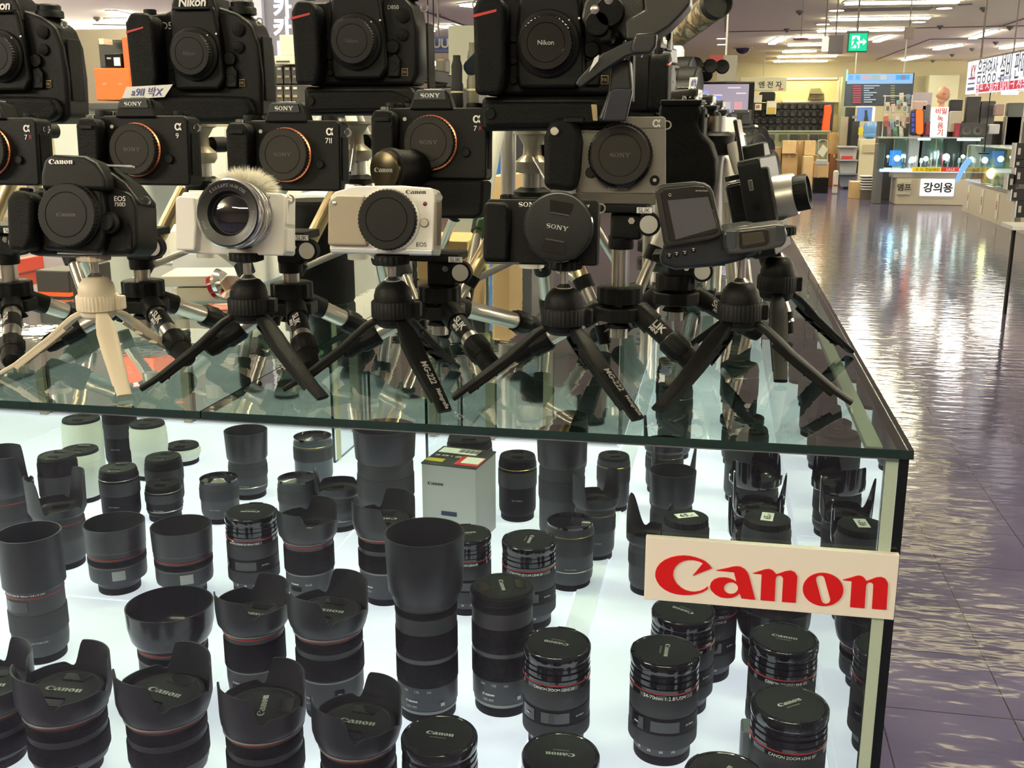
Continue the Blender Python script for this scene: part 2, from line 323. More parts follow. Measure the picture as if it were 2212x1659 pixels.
def lens(kind, px, py, label, sc=1, rot=0, cap=0, lift=0, name='camera_lens', **kw):
    ZT = dict(A=.150, A2=.138, B=.136, C=.250, D=.170, E=.116, bowl=.122, macro=.19, small=kw.get('h', .08), petal=kw.get('h', .09))[kind]
    p = on(px, py, SH+lift+ZT*sc); cut = 0
    if kw.get('Y'): p = at(px, py, kw['Y']); cut = ZT-(p.z-SH)/sc
    o = thing(name, label, 'camera lens', (p.x, p.y, SH+lift+.0008), (0, 0, rot), LG, sc)
    f = FA-rot                # local angle facing the viewer
    if kind in ('A', 'A2'):
        band(o, 'mount_cap', .034, 0, .011, BLK, (.0008, 1, 1, 2), 90)
        G().lathe([(.034, .011), (.0405, .016), (.0415, .03), (.0425, .034), (.0425, .06), (.0425, .104), (.0425, .12)] if kind == 'A' else
                  [(.032, .011), (.037, .018), (.0385, .034), (.0385, .05), (.039, .104), (.039, .108)], 64).obj('barrel', DK, o)
        if kind == 'A':
            band(o, 'grey_ring', .0432, .058, .0605, LMETA)
            band(o, 'zoom_ring', .0442, .062, .091, RUB, FINE, 220)
            band(o, 'focus_ring', .0434, .099, .113, RUB, FINE, 200)
            band(o, 'red_ring', .0436, .1155, .1172, RED)
            ringtext('Canon', .014, .0425, .036, f-.35, WHT, o); ringtext(kw.get('tx', '24-70'), .009, .0422, .028, f-.35, GREYL, o)
            arc(o, 'switch_panel', .0427, .034, .048, f+.65, .3, BLK); arc(o, 'switch', .0434, .041, .044, f+.65, .12, LMETA)
            band(o, 'hood_rim', .0458, .1185, .1203, LMETA)
            petal_hood('lens_hood', o, .120, [(.0445, .120), (.0475, .123), (.0515, .138), (.052, .19)] if not kw.get('slim') else [(.0445, .120), (.0468, .123), (.0482, .138), (.0485, .19)], .177, .143, .149, kw.get('th', R(60))-rot, HOODM)
            pinch_cap(o, .0435, .137, kw.get('ca', 0)-rot, lm=CAPL, lw=.5)
        else:
            band(o, 'grey_ring', .0393, .052, .0535, LMETA)
            band(o, 'zoom_ring', .0402, .055, .094, RUB, FINE, 200)
            band(o, 'red_ring', .0398, .1, .1017, RED); band(o, 'hood_rim', .0412, .104, .1055, LMETA)
            ringtext('Canon', .014, .039, .038, f-.25, WHT, o); ringtext('16-35', .010, .039, .038, f+.35, GREYL, o)
            arc(o, 'switch_panel', .0388, .026, .034, f-.2, .5, BLK)
            petal_hood('lens_hood', o, .106, [(.0405, .106), (.046, .112), (.048, .13), (.0485, .17)], .158, .134, .139, kw.get('th', R(60))-rot, HOODM)
            ringtext('Canon', .013, .0462, .122, f-.3, WHT, o); ringtext('EW-82', .009, .0460, .116, f-.3, GREYL, o)
            pinch_cap(o, .0385, .116, kw.get('ca', 0)-rot, lm=CAPL, lw=.5)
    elif kind == 'B':
        band(o, 'mount_cap', .0345, 0, .012, BLK, (.0008, 1, 1, 2), 80)
        G().lathe([(.034, .012), (.036, .018), (.0375, .023), (.0405, .025), (.0405, .1)], 64).obj('barrel', DK, o)
        band(o, 'zoom_ring', .0418, .026, .045, LRUB, (.0008, 1, 1, 2), 120)
        band(o, 'window_band', .0413, .0455, .0665, BLK)
        arc(o, 'distance_window', .0414, .049, .063, f+.15, .85, GLS); arc(o, 'switch_panel', .0414, .048, .064, f-.75, .5, GLS); arc(o, 'switch', .0422, .055, .057, f-.75, .16, GREYL)
        ringtext(kw.get('tx', '24-70mm'), .013, .0413, .056, f+.95, WHT, o)
        band(o, 'focus_ring', .0413, .068, .091, LRUB, (.0005, 1, 1, 2), 180)
        band(o, 'name_band', .0415, .0915, .098, GLS)
        ringtext(kw.get('nt', 'CANON ZOOM LENS EF'), .052, .0415, .0945, f+.1, WHT, o); band(o, 'red_ring', .0417, .0983, .1, RED)
        G().lathe([(.041, .1), (.0415, .104), (.0398, .1045), (.0398, .1065), (.0412, .107), (.0412, .112), (.039, .1125), (.039, .114), (.0408, .1145), (.0408, .119), (.0395, .1195), (.0395, .123)], 64).obj('front_barrel', GLS, o)
        for i, t in enumerate(('28', '35', '50', '70')): ringtext(t, .0045, .0368, .0205, f-.75+i*.4, WHT, o)
        c = G().lathe([(.0412, .1235), (.0418, .1245), (.0418, .1335), (.0405, .1355), (.0375, .136), (.037, .1352), (0, .1352)], 72).obj('lens_cap', GLS, o)
        ca = kw.get('ca', 0)-rot; c.rotation_euler = (0, 0, ca)
        G().lathe([(.0365, .1352), (.0362, .1358), (0, .1358)], 64).obj('cap_face', CAPM, c)
        text('Canon', .031, CAPL, c, (0, .002, .1359), (0, 0, 0)); text('ULTRASONIC', .018, mat('dull gold lettering', (.3, .24, .14), .4), c, (0, -.0055, .1359), (0, 0, 0))
        for s in (1, -1): G().lathe([(.0405, .1365), (.0372, .1367), (.0372, .135)], 12, None, None, s*PI/2-.3, s*PI/2+.3).obj('clip', CAPM, c)
    elif kind in ('C', 'D'):
        band(o, 'mount_cap', .0365, 0, .013, BLK, (.0008, 1, 1, 2), 100)
        band(o, 'grey_ring', .0378, .0135, .018, LMETA)
        G().lathe([(.037, .018), (.0392, .022), (.0395, .06), (.0395, .166), (.0385, .168)], 64).obj('barrel', DK, o)
        band(o, 'zoom_ring', .0402, .052, .085, RUB, FINE, 200); band(o, 'pale_band', .0398, .0855, .091, mat('mid grey barrel band', (.06, .063, .068), .4)); band(o, 'focus_ring', .0402, .0915, .125, RUB, FINE, 200)
        band(o, 'control_ring', .0402, .146, .156, RUB, FINE, 160)
        for i, t in enumerate(('100', '135', '200')): ringtext(t, .006, .0396, .047, f-.45+i*.4, GREYL, o)
        ringtext('Canon', .017, .0395, .033, f-.25, WHT, o); ringtext('100-400', .015, .0395, .0255, f-.25, GREYL, o)
        arc(o, 'switch', .0397, .025, .03, f+.8, .14, GREYL)
        if kind == 'C':
            round_hood(o, [(.0415, .160), (.0425, .163), (.0425, .168), (.0475, .176), (.0495, .215), (.0505, .250)], HOODM)
            ringtext('Canon', .012, .0478, .186, f-.2, EMB, o)
        else:
            G().lathe([(.0385, .156), (.042, .158), (.042, .166), (.040, .168)], 64).obj('front_barrel', BLK, o)
            pinch_cap(o, .038, .1665, kw.get('ca', 0)-rot, lm=CAPL)
    elif kind in ('E', 'bowl'):
        band(o, 'mount_cap', .0335, 0, .011, BLK, (.0008, 1, 1, 2), 80)
        G().lathe([(.033, .011), (.036, .018), (.0445, .024), (.0455, .03), (.0455, .066), (.044, .068)], 64).obj('barrel', DK, o)
        band(o, 'focus_ring', .0463, .053, .063, RUB, FINE, 180); band(o, 'grey_ring', .0458, .05, .0512, LMETA)
        band(o, 'red_ring', .0458, .0655, .0672, RED)
        arc(o, 'label_sticker', .0456, .031, .047, f+.6, .45, mat('faded grey sticker', (.3, .31, .32), .6))
        if kind == 'E':
            round_hood(o, [(.0445, .0675), (.0465, .069), (.0465, .077), (.0472, .0775), (.0485, .116)], GLS if kw.get('gl') else HOODM)
            band(o, 'hood_line', .0469, .0768, .0776, LMETA)
        else:
            round_hood(o, [(.043, .0675), (.047, .07), (.053, .08), (.0565, .097), (.0575, .122)], mat('glossy hood plastic', (.015, .016, .019), .22))
    elif kind == 'macro':
        band(o, 'mount_cap', .0335, 0, .011, BLK, (.0008, 1, 1, 2), 80)
        G().lathe([(.033, .011), (.037, .016), (.0385, .03), (.0385, .115)], 64).obj('barrel', DK, o)
        band(o, 'focus_ring', .0397, .045, .078, LRUB, (.0008, 1, 1, 2), 120); arc(o, 'distance_window', .0387, .084, .1, f-.1, .9, GLS)
        band(o, 'red_ring', .0391, .1035, .1052, RED)
        ringtext('IMAGE STABILIZER', .028, .0385, .036, f+.55, GREYL, o); ringtext('MACRO LENS EF 100mm 1:2.8 L IS USM', .06, .0386, .109, f+.2, WHT, o)
        round_hood(o, [(.0395, .112), (.0425, .115), (.0425, .12), (.0430, .19)], HOODM)
    elif kind in ('small', 'petal'):
        r, h = kw.get('r', .036), kw.get('h', .08); bm_ = kw.get('m', DK); hr = h if kind == 'small' else h*.72
        band(o, 'mount_cap', r*.9, 0, .01, BLK, (.0008, 1, 1, 2), 70)
        G().lathe([(r*.88, .01), (r*.97, .016), (r, .022), (r, hr*.5), (r*1.02, hr*.52), (r*1.02, hr-.012), (r*.98, hr-.008), (r*.98, hr-.004)], 56).obj('barrel', bm_, o)
        band(o, 'zoom_ring', r*1.045, hr*.55, hr*.8, kw.get('m2', LRUB), (.0009, 1, 1, 2), 90)
        if kw.get('line'): band(o, 'colour_ring', r*1.035, hr*.84, hr*.84+.0014, kw['line'])
        if kw.get('low'): band(o, 'grey_ring', r*1.02, hr*.3, hr*.3+.002, kw['low'])
        ringtext(kw.get('tx', 'EF-S 17-55mm'), .02, r, hr*.36, f+.2, GREYL, o)
        if kind == 'petal':
            petal_hood('lens_hood', o, hr-.006, [(r, hr-.006), (r*1.16, hr), (r*1.2, h+.03)], h+kw.get('sp', .018), hr+.008, hr+.014, kw.get('th', R(40))-rot, kw.get('hm', HOODM), wide=kw.get('wd', 22) if kw.get('wd', 22) > 15 else 4, fall=16 if kw.get('wd', 22) > 15 else 42)
            pinch_cap(o, r*.94, hr-.004, .4, clips=True)
        elif kw.get('top') == 'filter':
            G().lathe([(r*.98, hr-.004), (r, hr), (r*.93, hr), (r*.9, hr-.004)], 56).obj('front_rim', GLS, o)
            G().lathe([(r*.9, hr-.0035), (0, hr-.0015)], 48).obj('front_glass', LGLASS, o)
        elif kw.get('top') == 'rear':
            c = G().lathe([(r*.9, hr-.004), (r*.96, hr-.003), (r*.96, hr+.006), (r*.8, hr+.008), (0, hr+.008)], 72, (.0012, 1, 1, 2)).obj('rear_cap', CAPM, o)
            G().box((0, 0, hr+.0084), (r*.95, r*.5, .0006), .25-rot+kw.get('sa', 0)).obj('price_sticker', WPAP, c); text('65.-', r*.6, DKL, c, (0, 0, hr+.0088), (0, 0, .25-rot+kw.get('sa', 0)))
        elif kw.get('top') == 'hood':
            round_hood(o, [(r, hr-.006), (r*1.2, hr), (r*1.28, h+.03)], HOODM)
        elif kw.get('top') == 'tall':
            round_hood(o, [(r, hr-.006), (r*1.08, hr), (r*1.15, h+.055)], HOODM)
        else: pinch_cap(o, r*.95, hr-.004, kw.get('ca', .2)-rot, h=.006)
    if cut:               # a shorter lens of the same kind
        done = set()
        for c in [c for c in o.children_recursive if c.type == 'MESH' and c.data.name not in done]:
            done.add(c.data.name); off = c.matrix_basis.translation.z
            for v in c.data.vertices:
                z = v.co.z+off
                if c.parent is not o and off: continue
                v.co.z += -cut if z > .07 else (0 if z < .02 else -cut*(z-.02)/.05)
            if off and c.parent is not o: c.location.z -= cut
    return o

# ---------------- display case ----------------
TX0, TX1, TY0, TY1 = -2.05, .173, .914, 3.9
GE = mat('green glass edge', (.004, .022, .016), .12, spec=.8)
GTOP = glass('counter glass', (.83, .92, .88), 1.9, .25)
GCLR = glass('case glass', (.90, .93, .935), 1.5)
GSIDE = glass('side case glass', (.8, .88, .87), 2.3)
def pane(name, x0, x1, y0, y1, z0, z1, m, parent=None, edge=GE, axis='z'):
    g = G().box(((x0+x1)/2, (y0+y1)/2, (z0+z1)/2), (x1-x0, y1-y0, z1-z0)); o = g.obj(name, m, parent, smooth=False)
    o.data.materials.append(edge); ax = 'xyz'.index(axis)
    for p in o.data.polygons:
        if abs(p.normal[ax]) < .5: p.material_index = 1
    return o
for i, (a, b, lb) in enumerate(((TX0, -.4885, 'green-edged clear glass counter pane, the left one under the beige tripod'), (-.487, TX1, 'green-edged clear glass counter pane, the right one reaching the corner by the aisle'))):
    o = pane('counter_glass', a, b, TY0, TY1, GT-.008, GT, GTOP); tag(o, lb, 'glass top', 'glass counter panes')
case = thing('display_case', 'glass display case with a white lit floor full of lenses', 'display case', (0, 0, 0))
CX1 = .1725
M_LIT = mat('lit white panel', (.42, .45, .5), .75, spec=.15, emit=(.90, .94, 1.0), es=CASE_E)
nt = M_LIT.node_tree; bb = nt.nodes['Principled BSDF']; tcn = nt.nodes.new('ShaderNodeTexCoord'); nn = nt.nodes.new('ShaderNodeTexNoise'); nn.inputs['Scale'].default_value = 1.6
mr = nt.nodes.new('ShaderNodeMapRange'); mr.inputs[3].default_value = CASE_E*.72; mr.inputs[4].default_value = CASE_E*1.22; mr.inputs[1].default_value = .3; mr.inputs[2].default_value = .7
nt.links.new(tcn.outputs['Object'], nn.inputs['Vector']); nt.links.new(nn.outputs[0], mr.inputs[0]); nt.links.new(mr.outputs[0], bb.inputs['Emission Strength'])
G().box(((TX0+CX1)/2, (.93+3.8)/2, (SH-.05)/2), (CX1-TX0, 2.87, SH-.05)).obj('cabinet_base', mat('cabinet laminate', (.4, .38, .35), .4), case, .004)
xs_ = [TX0+.01, -1.62, -1.14, -.655, -.205]; ys_ = [.945, 1.425, 1.92, 2.42, 2.95, 3.78]
for i in range(4):
    for j in range(5):
        G().box(((xs_[i]+xs_[i+1])/2, (ys_[j]+ys_[j+1])/2, SH-.02), (xs_[i+1]-xs_[i]-.004, ys_[j+1]-ys_[j]-.004, .04)).obj('light_panel', M_LIT, case, .002)
for j in range(5): G().box((-.02, (ys_[j]+ys_[j+1])/2, SH-.02), (.36, ys_[j+1]-ys_[j]-.004, .04)).obj('light_panel', M_LIT, case, .002)
G().prz([(-.203, .95), (-.165, .95), (-.165, 3.7), (-.203, 3.7)], SH, SH+.004).obj('panel_strip', mat('pale glowing strip', (.6, .63, .68), .5, emit=(.85, .92, 1.0), es=.38), case)  # slight glow put into the strip so it matches the lit panels
pane('front_glass', TX0, .152, .928, .934, SH-.3, GT-.0085, GCLR, case, axis='y')
pane('side_glass', .164, .1725, .93, 3.8, SH-.3, GT-.0085, GSIDE, case, edge=mat('dark glass edge', (.003, .006, .005), .15), axis='x')
G().box((.158, .931, (SH-.3+GT-.0085)/2), (.0105, .008, GT-.0085-SH+.3)).obj('corner_seal', mat('pale green glass edge', (.42, .5, .4), .3), case)
G().box(((TX0+.16)/2, .933, GT-.0115), (.16-TX0, .01, .004)).obj('edge_highlight', ALU, case)  # silver strip stands for light reflected along the front pane's top edge
G().box((.146, 2.35, GT-.012), (.014, 2.8, .006)).obj('side_rail', mat('grey rail', (.32, .31, .28), .4), case)
G().box((-.03, 3.79, (SH+GT)/2-.01), (.38, .01, GT-SH-.03)).obj('back_panel', mat('case back', (.45, .47, .46), .5), case)
G().box(((TX0-.215)/2, 2.405, (SH+GT)/2-.01), (-.215-TX0, .01, GT-SH-.03)).obj('mirror_panel', mat('grey mirror', (.36, .37, .34), .06, .95), case)
for x in (-1.72, -1.31, -.86, -.66, -.52, -.38): G().box((x, 2.392, (SH+GT)/2-.01), (.022, .012, GT-SH-.03)).obj('batten', mat('tan batten', (.30, .26, .19), .5), case)
G().box((-.21, 3.1, (SH+GT)/2-.01), (.01, 1.36, GT-SH-.03)).obj('inner_wall', mat('inner wall', (.28, .29, .28), .4), case)
G().box((TX0+.005, 2.35, (SH+GT)/2-.01), (.01, 2.8, GT-SH-.03)).obj('end_panel', mat('case back', (.45, .47, .46), .5), case)
for x, y0 in ((-.835, 2.16), (-.60, 2.1)):
    pane('glass_divider', x, x+.006, y0, 2.385, SH+.001, GT-.03, GCLR, case, axis='x')
G().box((-.822, 2.165, (SH+GT)/2-.01), (.008, .01, GT-SH-.04)).obj('divider_edge', mat('pale yellow edge', (.6, .56, .38), .5), case)

# maker sign on the front glass
sg = thing('maker_sign', 'white board with large red lettering stuck to the front glass near its right corner', 'sign', (0, 0, 0))
G().box((.0585, .9235, CZ-.4053), (.2238, .007, .0628)).obj('board', SIGNW, sg, .0006)
text('Canon', .2067, REDS, sg, (-.0533+.1131, .9195, CZ-.4367+.0278), label='red lettering')

# ---------------- the lenses ----------------
L = lens
L('A', -32, 1465, 'petal hood lens cut by the left edge of the photo, front row', 1.05, Y=1.0, th=R(50), ca=.2)
L('A', 136, 1474, 'second petal hood lens of the front row, its level lettering half hidden', 1.05, Y=1.0, th=R(57), ca=R(2))
L('A', 354, 1480, 'third petal hood lens of the front row, lettering slanting down to the right', 1.05, Y=1.005, th=R(62), ca=R(-12))
L('A', 567, 1510, 'lens with petal hood whose cap lettering stands on end, front row of the case', 1.0, Y=1.0, th=R(58), ca=R(105), slim=1)
L('A', 771, 1545, 'rightmost petal hood lens of the front row, whole cap lettering level in view', .97, Y=1.0, th=R(52), ca=R(-2))
L('B', 949, 1588, 'low glossy capped lens at the bottom edge beside the petal hood row', ca=R(-2), Y=.988)
L('B', 1211, 1628, 'capped lens at the bottom edge with upside down cap lettering', ca=R(182), Y=.988)
L('B', 1565, 1672, 'lens cap just showing at the bottom edge of the photo under the red sign', ca=R(60), Y=.988)
L('macro', 62, 1150, 'macro lens with tall cylinder hood and distance window at the left edge of the case', ca=0)
L('E', 246, 1128, 'short prime lens with round open hood and grey sticker, left of its twin', rot=.1)
L('E', 391, 1135, 'short prime lens with round open hood, right twin beside a glossy capped lens', rot=-.3)
L('bowl', 366, 1305, 'prime lens with wide glossy bowl shaped hood, alone between two petal hood rows')
L('B', 541, 1105, 'capped zoom with glossy grooved front between the right round hood and a petal hood', ca=R(190), nt='CANON ZOOM 24-70mm 1:2.8')
L('A2', 664, 1118, 'smaller zoom with white lettering on its petal hood, back one of the pair', th=R(60), ca=R(8))
L('A2', 545, 1300, 'smaller zoom with white lettering on its petal hood, front one of the pair', th=R(62), ca=R(175))
L('A', 708, 1305, 'petal hood lens of the second row with bright level cap lettering', th=R(60), ca=R(-4), tx='28-70')
L('A', 829, 1110, 'zoom with dark petal hood standing behind the tall cylinder hood', .97, th=R(62), ca=R(190), tx='15-35')
L('C', 917, 1150, 'tall telephoto zoom with a big plain cylinder hood')
L('D', 1085, 1265, 'tall telephoto without hood, capped, right of the one with the cylinder hood', ca=R(-70))
L('B', 1008, 1152, 'capped wide zoom half hidden behind the cylinder hood', tx='24 28', ca=R(20), sc=.93)
L('B', 1143, 1165, 'glossy fronted zoom behind the capped telephoto, its cap lettering on end', ca=R(-92))
L('small', 1232, 1125, 'uncapped zoom lens with silver lined ribbed ring and IMAGE STABILIZER lettering', r=.0385, h=.112, top='filter', line=GOLD, low=SILV, tx='IMAGE STABILIZER')
L('B', 1203, 1388, 'capped zoom lens in the middle of the case, cap lettering upside down, red ring', ca=R(170))
L('B', 1437, 1405, 'capped zoom standing in front under the left end of the lettered sign', ca=R(-92), nt='24-70mm 1:2.8 USM')
L('B', 1477, 1318, 'capped zoom touching the underside of the sign at its left end', ca=R(150))
L('B', 1530, 1258, 'zoom lens mostly hidden behind the sign, seen only at its right flank', ca=0)
L('B', 1694, 1378, 'capped zoom below the sign with level cap lettering and small stains on the cap', ca=R(-12))
L('B', 1707, 1520, 'front zoom lens under the right part of the sign, cap lettering rising to the right', ca=R(38))
L('bowl', 1672, 1305, 'lens with wide glossy hood half hidden by the red sign', .88)
L('petal', 120, 1060, 'petal hood lens in the third row behind the macro lens', r=.041, h=.135, line=RED, sp=.03, wd=34, th=R(50))
L('petal', 5, 1010, 'petal hood lens at the left edge with red ring, behind the macro lens', r=.042, h=.15, line=RED, sp=.03, wd=34, th=R(120))
L('small', 122, 985, 'slim lens with wide dark cap, between the far left lenses', r=.034, h=.16, m=BLK)
L('small', 255, 1012, 'black kit zoom with domed cap behind the pair of round hoods', r=.036, h=.105, line=SILV, m=BLK)
L('small', 352, 988, 'short black zoom with stepped cap, upper one of two stacked in view', r=.036, h=.10, m=BLK)
L('small', 352, 1045, 'small capped lens with a bright silver collar', r=.034, h=.07, line=SILV, low=SILV, m=BLK)
L('small', 172, 972, 'white zoom lens with black cap left of the kit zooms', r=.038, h=.105, m=LWHITE, m2=LWHITE)
L('small', 175, 905, 'tall white lens second from the left just under the counter edge', r=.04, h=.14, m=LWHITE, m2=LWHITE)
L('small', 318, 915, 'white and silver lens just under the counter edge, right of the taller white one', r=.038, h=.12, m=LWHITE, m2=LWHITE)
L('small', 394, 962, 'flat white lens with dark cap', r=.038, h=.04, m=LWHITE, m2=LWHITE)
L('small', 256, 885, 'dark capped lens between the two white lenses', r=.036, h=.13, m=BLK)
L('small', 534, 985, 'lens with deep round hood behind the glossy grooved capped zoom', r=.038, h=.085, top='tall', low=SILV)
L('small', 472, 1032, 'plain dark lens left of the deep round hood', r=.036, h=.085, top='filter')
L('small', 675, 942, 'blue grey lens just under the counter edge with gold line', r=.04, h=.105, line=GOLD, m=mat('blue grey barrel', (.05, .065, .08), .4), top='filter')
L('small', 641, 1032, 'uncapped lens with visible front filter beside a petal hood', r=.036, h=.095, top='filter')
L('petal', 730, 1030, 'short lens with wavy petal hood, behind the smaller petal hooded zooms', r=.038, h=.10, low=SILV, th=R(20))
L('small', 832, 985, 'very large dark telephoto hood standing in the back of the case', r=.05, h=.16, top='tall')
L('small', 1118, 985, 'black zoom lens with ribbed ring right of the white box', r=.036, h=.125, line=GOLD, m=BLK)
L('small', 1014, 945, 'lens top showing behind the white box', r=.045, h=.13, line=GOLD, m=BLK)
L('small', 1214, 995, 'large smooth grey hooded lens behind the IMAGE STABILIZER lens', r=.041, h=.15, top='tall')
L('petal', 1287, 1040, 'slim lens with dark petal hood right of the large grey hood', r=.035, h=.14, line=GOLD)
L('small', 1326, 985, 'gold lined lens at the end of the middle group under the counter edge', r=.032, h=.11, line=GOLD)
L('small', 1451, 1080, 'lens with plain round black hood above the left end of the sign', r=.036, h=.1, top='tall')
L('small', 1482, 1125, 'upturned lens with ribbed rear cap and printed price sticker above the sign', r=.036, h=.145, top='rear', sa=.2)
L('petal', 1405, 1120, 'lens whose pointed black hood petal shows left of the sign top', r=.033, h=.125, sp=.035, wd=14, th=R(150))
L('small', 1441, 1022, 'converter with silver ring and grey sticker standing above the round hood', r=.033, h=.08, line=SILV, m=BLK)
L('petal', 1455, 1000, 'lens with long pointed petals at the left column under the counter edge', r=.036, h=.11, sp=.045, wd=14, th=R(170))
L('small', 1657, 1128, 'capped lens with blue bordered price tag above the middle of the sign', r=.037, h=.15, top='rear', sa=1.2)
L('petal', 1632, 1118, 'lens with sharp pointed petals right behind the tagged cap', r=.038, h=.115, sp=.04, wd=14, th=R(10), hm=GLS)
L('petal', 1640, 1066, 'lens with sharp pointed petals, second behind the tagged cap', r=.038, h=.120, sp=.04, wd=14, th=R(0), hm=GLS)
L('petal', 1634, 1000, 'lens with glossy wavy hood under the counter edge in the right column', r=.042, h=.13, sp=.012, wd=30, hm=GLS, low=SILV, th=R(60))
# rows seen only through the counter glass
deep = [(-.09, 2.12, 'petal'), (.075, 2.1, 'small'), (-.08, 2.36, 'small'), (.07, 2.34, 'petal'), (-.1, 2.62, 'small'), (.07, 2.6, 'small'), (-.3, 2.2, 'small'), (-.10, 3.2, 'petal'), (.07, 3.15, 'small'), (-.1, 2.9, 'petal'), (.06, 2.88, 'small'), (-.09, 3.5, 'small'), (.07, 3.45, 'small')]
for i, (x, y, k) in enumerate(deep):
    o = L(k, 1400, 900, '', r=.038+.004*(i % 2), h=.13+.02*(i % 3), th=R(30*i), line=[GOLD, RED, SILV][i % 3], wd=18, sp=.03)
    o.location = (x, y, SH+.0008)
    o['label'] = ('hooded' if k == 'petal' else 'capped')+' black lens seen dimly through the counter glass, '+['under the recorder, left column', 'under the recorder, right column', 'third row of the left column', 'third row of the right column', 'fourth row of the left column', 'fourth row of the right column', 'middle group', 'sixth row of the left column', 'sixth row of the right column', 'fifth row of the left column', 'fifth row of the right column', 'last row of the left column', 'last row of the right column'][i]
# white lens carton
bx = thing('lens_carton', 'white lens extender carton with black and red top label inside the case', 'box', (0, 0, SH+.0008), (0, 0, R(-8)))
pb = on(992, 985, SH+.155); bx.location = (pb.x, pb.y, SH+.0008)
G().box((0, 0, .075), (.105, .105, .15)).obj('carton', mat('white carton', (.5, .5, .48), .6), bx, .001)
G().box((0, 0, .1515), (.107, .107, .003)).obj('lid', mat('black carton lid', (.03, .03, .03), .5), bx, .001)
G().box((-.01, .028, .1535), (.075, .03, .0008)).obj('barcode_label', WPAP, bx)
for i in range(14): G().box((.0-.01+.004*i*.8, .03, .1541), (.0012+.0006*(i % 3), .018, .0004)).obj('barcode_bar', DKL, bx)
G().box((.03, -.022, .1535), (.046, .05, .0008)).obj('red_label', mat('red label', (.55, .04, .03), .5), bx)
G().box((.0335, -.018, .1541), (.034, .036, .0006)).obj('price_label', WPAP, bx)
G().box((-.035, -.032, .1535), (.036, .018, .0008)).obj('yellow_label', mat('yellow label', (.5, .4, .05), .5), bx)
text('EF 1.4X III', .05, WHT, bx, (-.02, -.004, .1537), (0, 0, PI)); text('Canon', .03, DKL, bx, (-.026, -.0531, .115)); G().box((0, -.0529, .06), (.03, .001, .008)).obj('print_mark', mat('dark blue print', (.02, .03, .08), .5), bx)
# grey foot of a lens near the bottom edge
lf = thing('tripod_foot_plate', 'grey metal plate leaning beside the front right zoom lens', 'lens foot', (0, 0, 0))
p = on(1612, 1600, SH+.06); G().box((p.x, p.y, SH+.0408), (.014, .03, .08)).obj('plate', mat('grey plate', (.13, .15, .17), .4), lf, .003)
# ---------------- tripods ----------------
def mg_tripod(feet, label, m=BLK, lm=None, txt=(), top=.147, zs=1, group='tabletop tripods with blade legs'):
    feet = [Vector((f[0], f[1])) for f in feet]; c = sum(feet, Vector((0, 0)))/3
    o = thing('tabletop_tripod', label, 'tripod', (c.x, c.y, GT+.0005), (0, 0, 0), group); o.scale.z = zs; top /= zs
    G().lathe([(.0145, .073), (.0185, .077), (.019, .083)], 48).obj('hub', m, o)
    G().lathe([(.021, .083), (.0225, .084), (.0225, .1), (.0212, .102)], 72, (.0007, 1, 0, 3)).obj('locking_collar', m, o)
    G().box((.0225, .004, .092), (.012, .012, .017)).obj('collar_lever', m, o, .002)
    G().lathe([(.0195, .102), (.0195, .107), (.0175, .115), (.0125, .1215), (.0085, .123)], 48).obj('dome', m, o)
    G().lathe([(.0085, .1195), (.0082, .124), (.0055, .127), (.0042, .128), (.0042, top-.008), (.0075, top-.007), (.0075, top-.0055)], 32).obj('ball_stem', SILV, o)
    G().lathe([(.012, top-.011), (.0178, top-.009), (.018, top-.001), (.0165, top)], 80, (.0009, 2, 1, 2)).obj('mounting_knob', m, o)
    for i, f in enumerate(feet):
        d = f-c; r = d.length; d.normalize(); t = Vector((-d.y, d.x))
        def q(s, z): return Vector((d.x*s, d.y*s, z))
        pth = [q(.010, .081), q(.018, .0795), q(.028, .0735), q(.040, .0625), q(.053, .050), q(.075, .0325), q(.098, .0145), q(r-.002, .0035)]
        G().sweep(pth, [(.0055, .0035), (.0062, .0038), (.0085, .004), (.0105, .004), (.0102, .0038), (.009, .0034), (.0078, .003), (.0074, .0028)], 14, e=.6).obj('leg', lm or m, o)
        for k in range(6):
            s_ = .05+k*.0095; z_ = .0525-(k*.0095)*.78
            mt = Matrix.Translation(q(s_, z_-.0062)) @ Matrix.Rotation(math.atan2(d.y, d.x), 4, 'Z') @ Matrix.Rotation(R(38), 4, 'Y')
            if k % 2 == 0: G().box((0, 0, 0), (.0015, .0145, .006), M=mt).obj('leg_rib', lm or m, o)
        for sgn in (1, -1):
            G().sweep([q(.036, .0605)+Vector((t.x, t.y, 0))*.0088*sgn, q(.06, .0400)+Vector((t.x, t.y, 0))*.0085*sgn, q(.096, .0115)+Vector((t.x, t.y, 0))*.0068*sgn], (.0012, .003), 6).obj('leg_edge', lm or m, o)
        if i in txt:
            along = (q(r, .003)-q(.05, .0525)).normalized(); side = Vector((t.x, t.y, 0)); nrm = along.cross(-side).normalized()
            if nrm.z < 0: nrm = -nrm
            for s, w, at_ in (('MG-222', .030, .36), ('Meingrafie', .026, .80)):
                me = txt_mesh(s, .03); y = nrm.cross(along)
                base = q(.052, .0508)+along*(.078*at_)+nrm*.0054
                for v in me.vertices:
                    x_, y_ = v.co.x*w, v.co.y*w; v.co = base+along*x_+y*y_
                mk('lettering', me, GREYL, o, 0, False)
    return o
def pxy(px, py): p = on(px, py, GT); return (p.x, p.y)
T_W = mg_tripod([(-.583, .94), (-.775, 1.008), (-.616, 1.128)], 'beige tabletop tripod with blade legs, leftmost of the front row', CREAM, zs=.90, top=.137)
T_Z = mg_tripod([(-.382, .971), (-.585, .97), (-.484, 1.146)], 'black tabletop tripod under the white camera with the furry windscreen', zs=.92, top=.141)
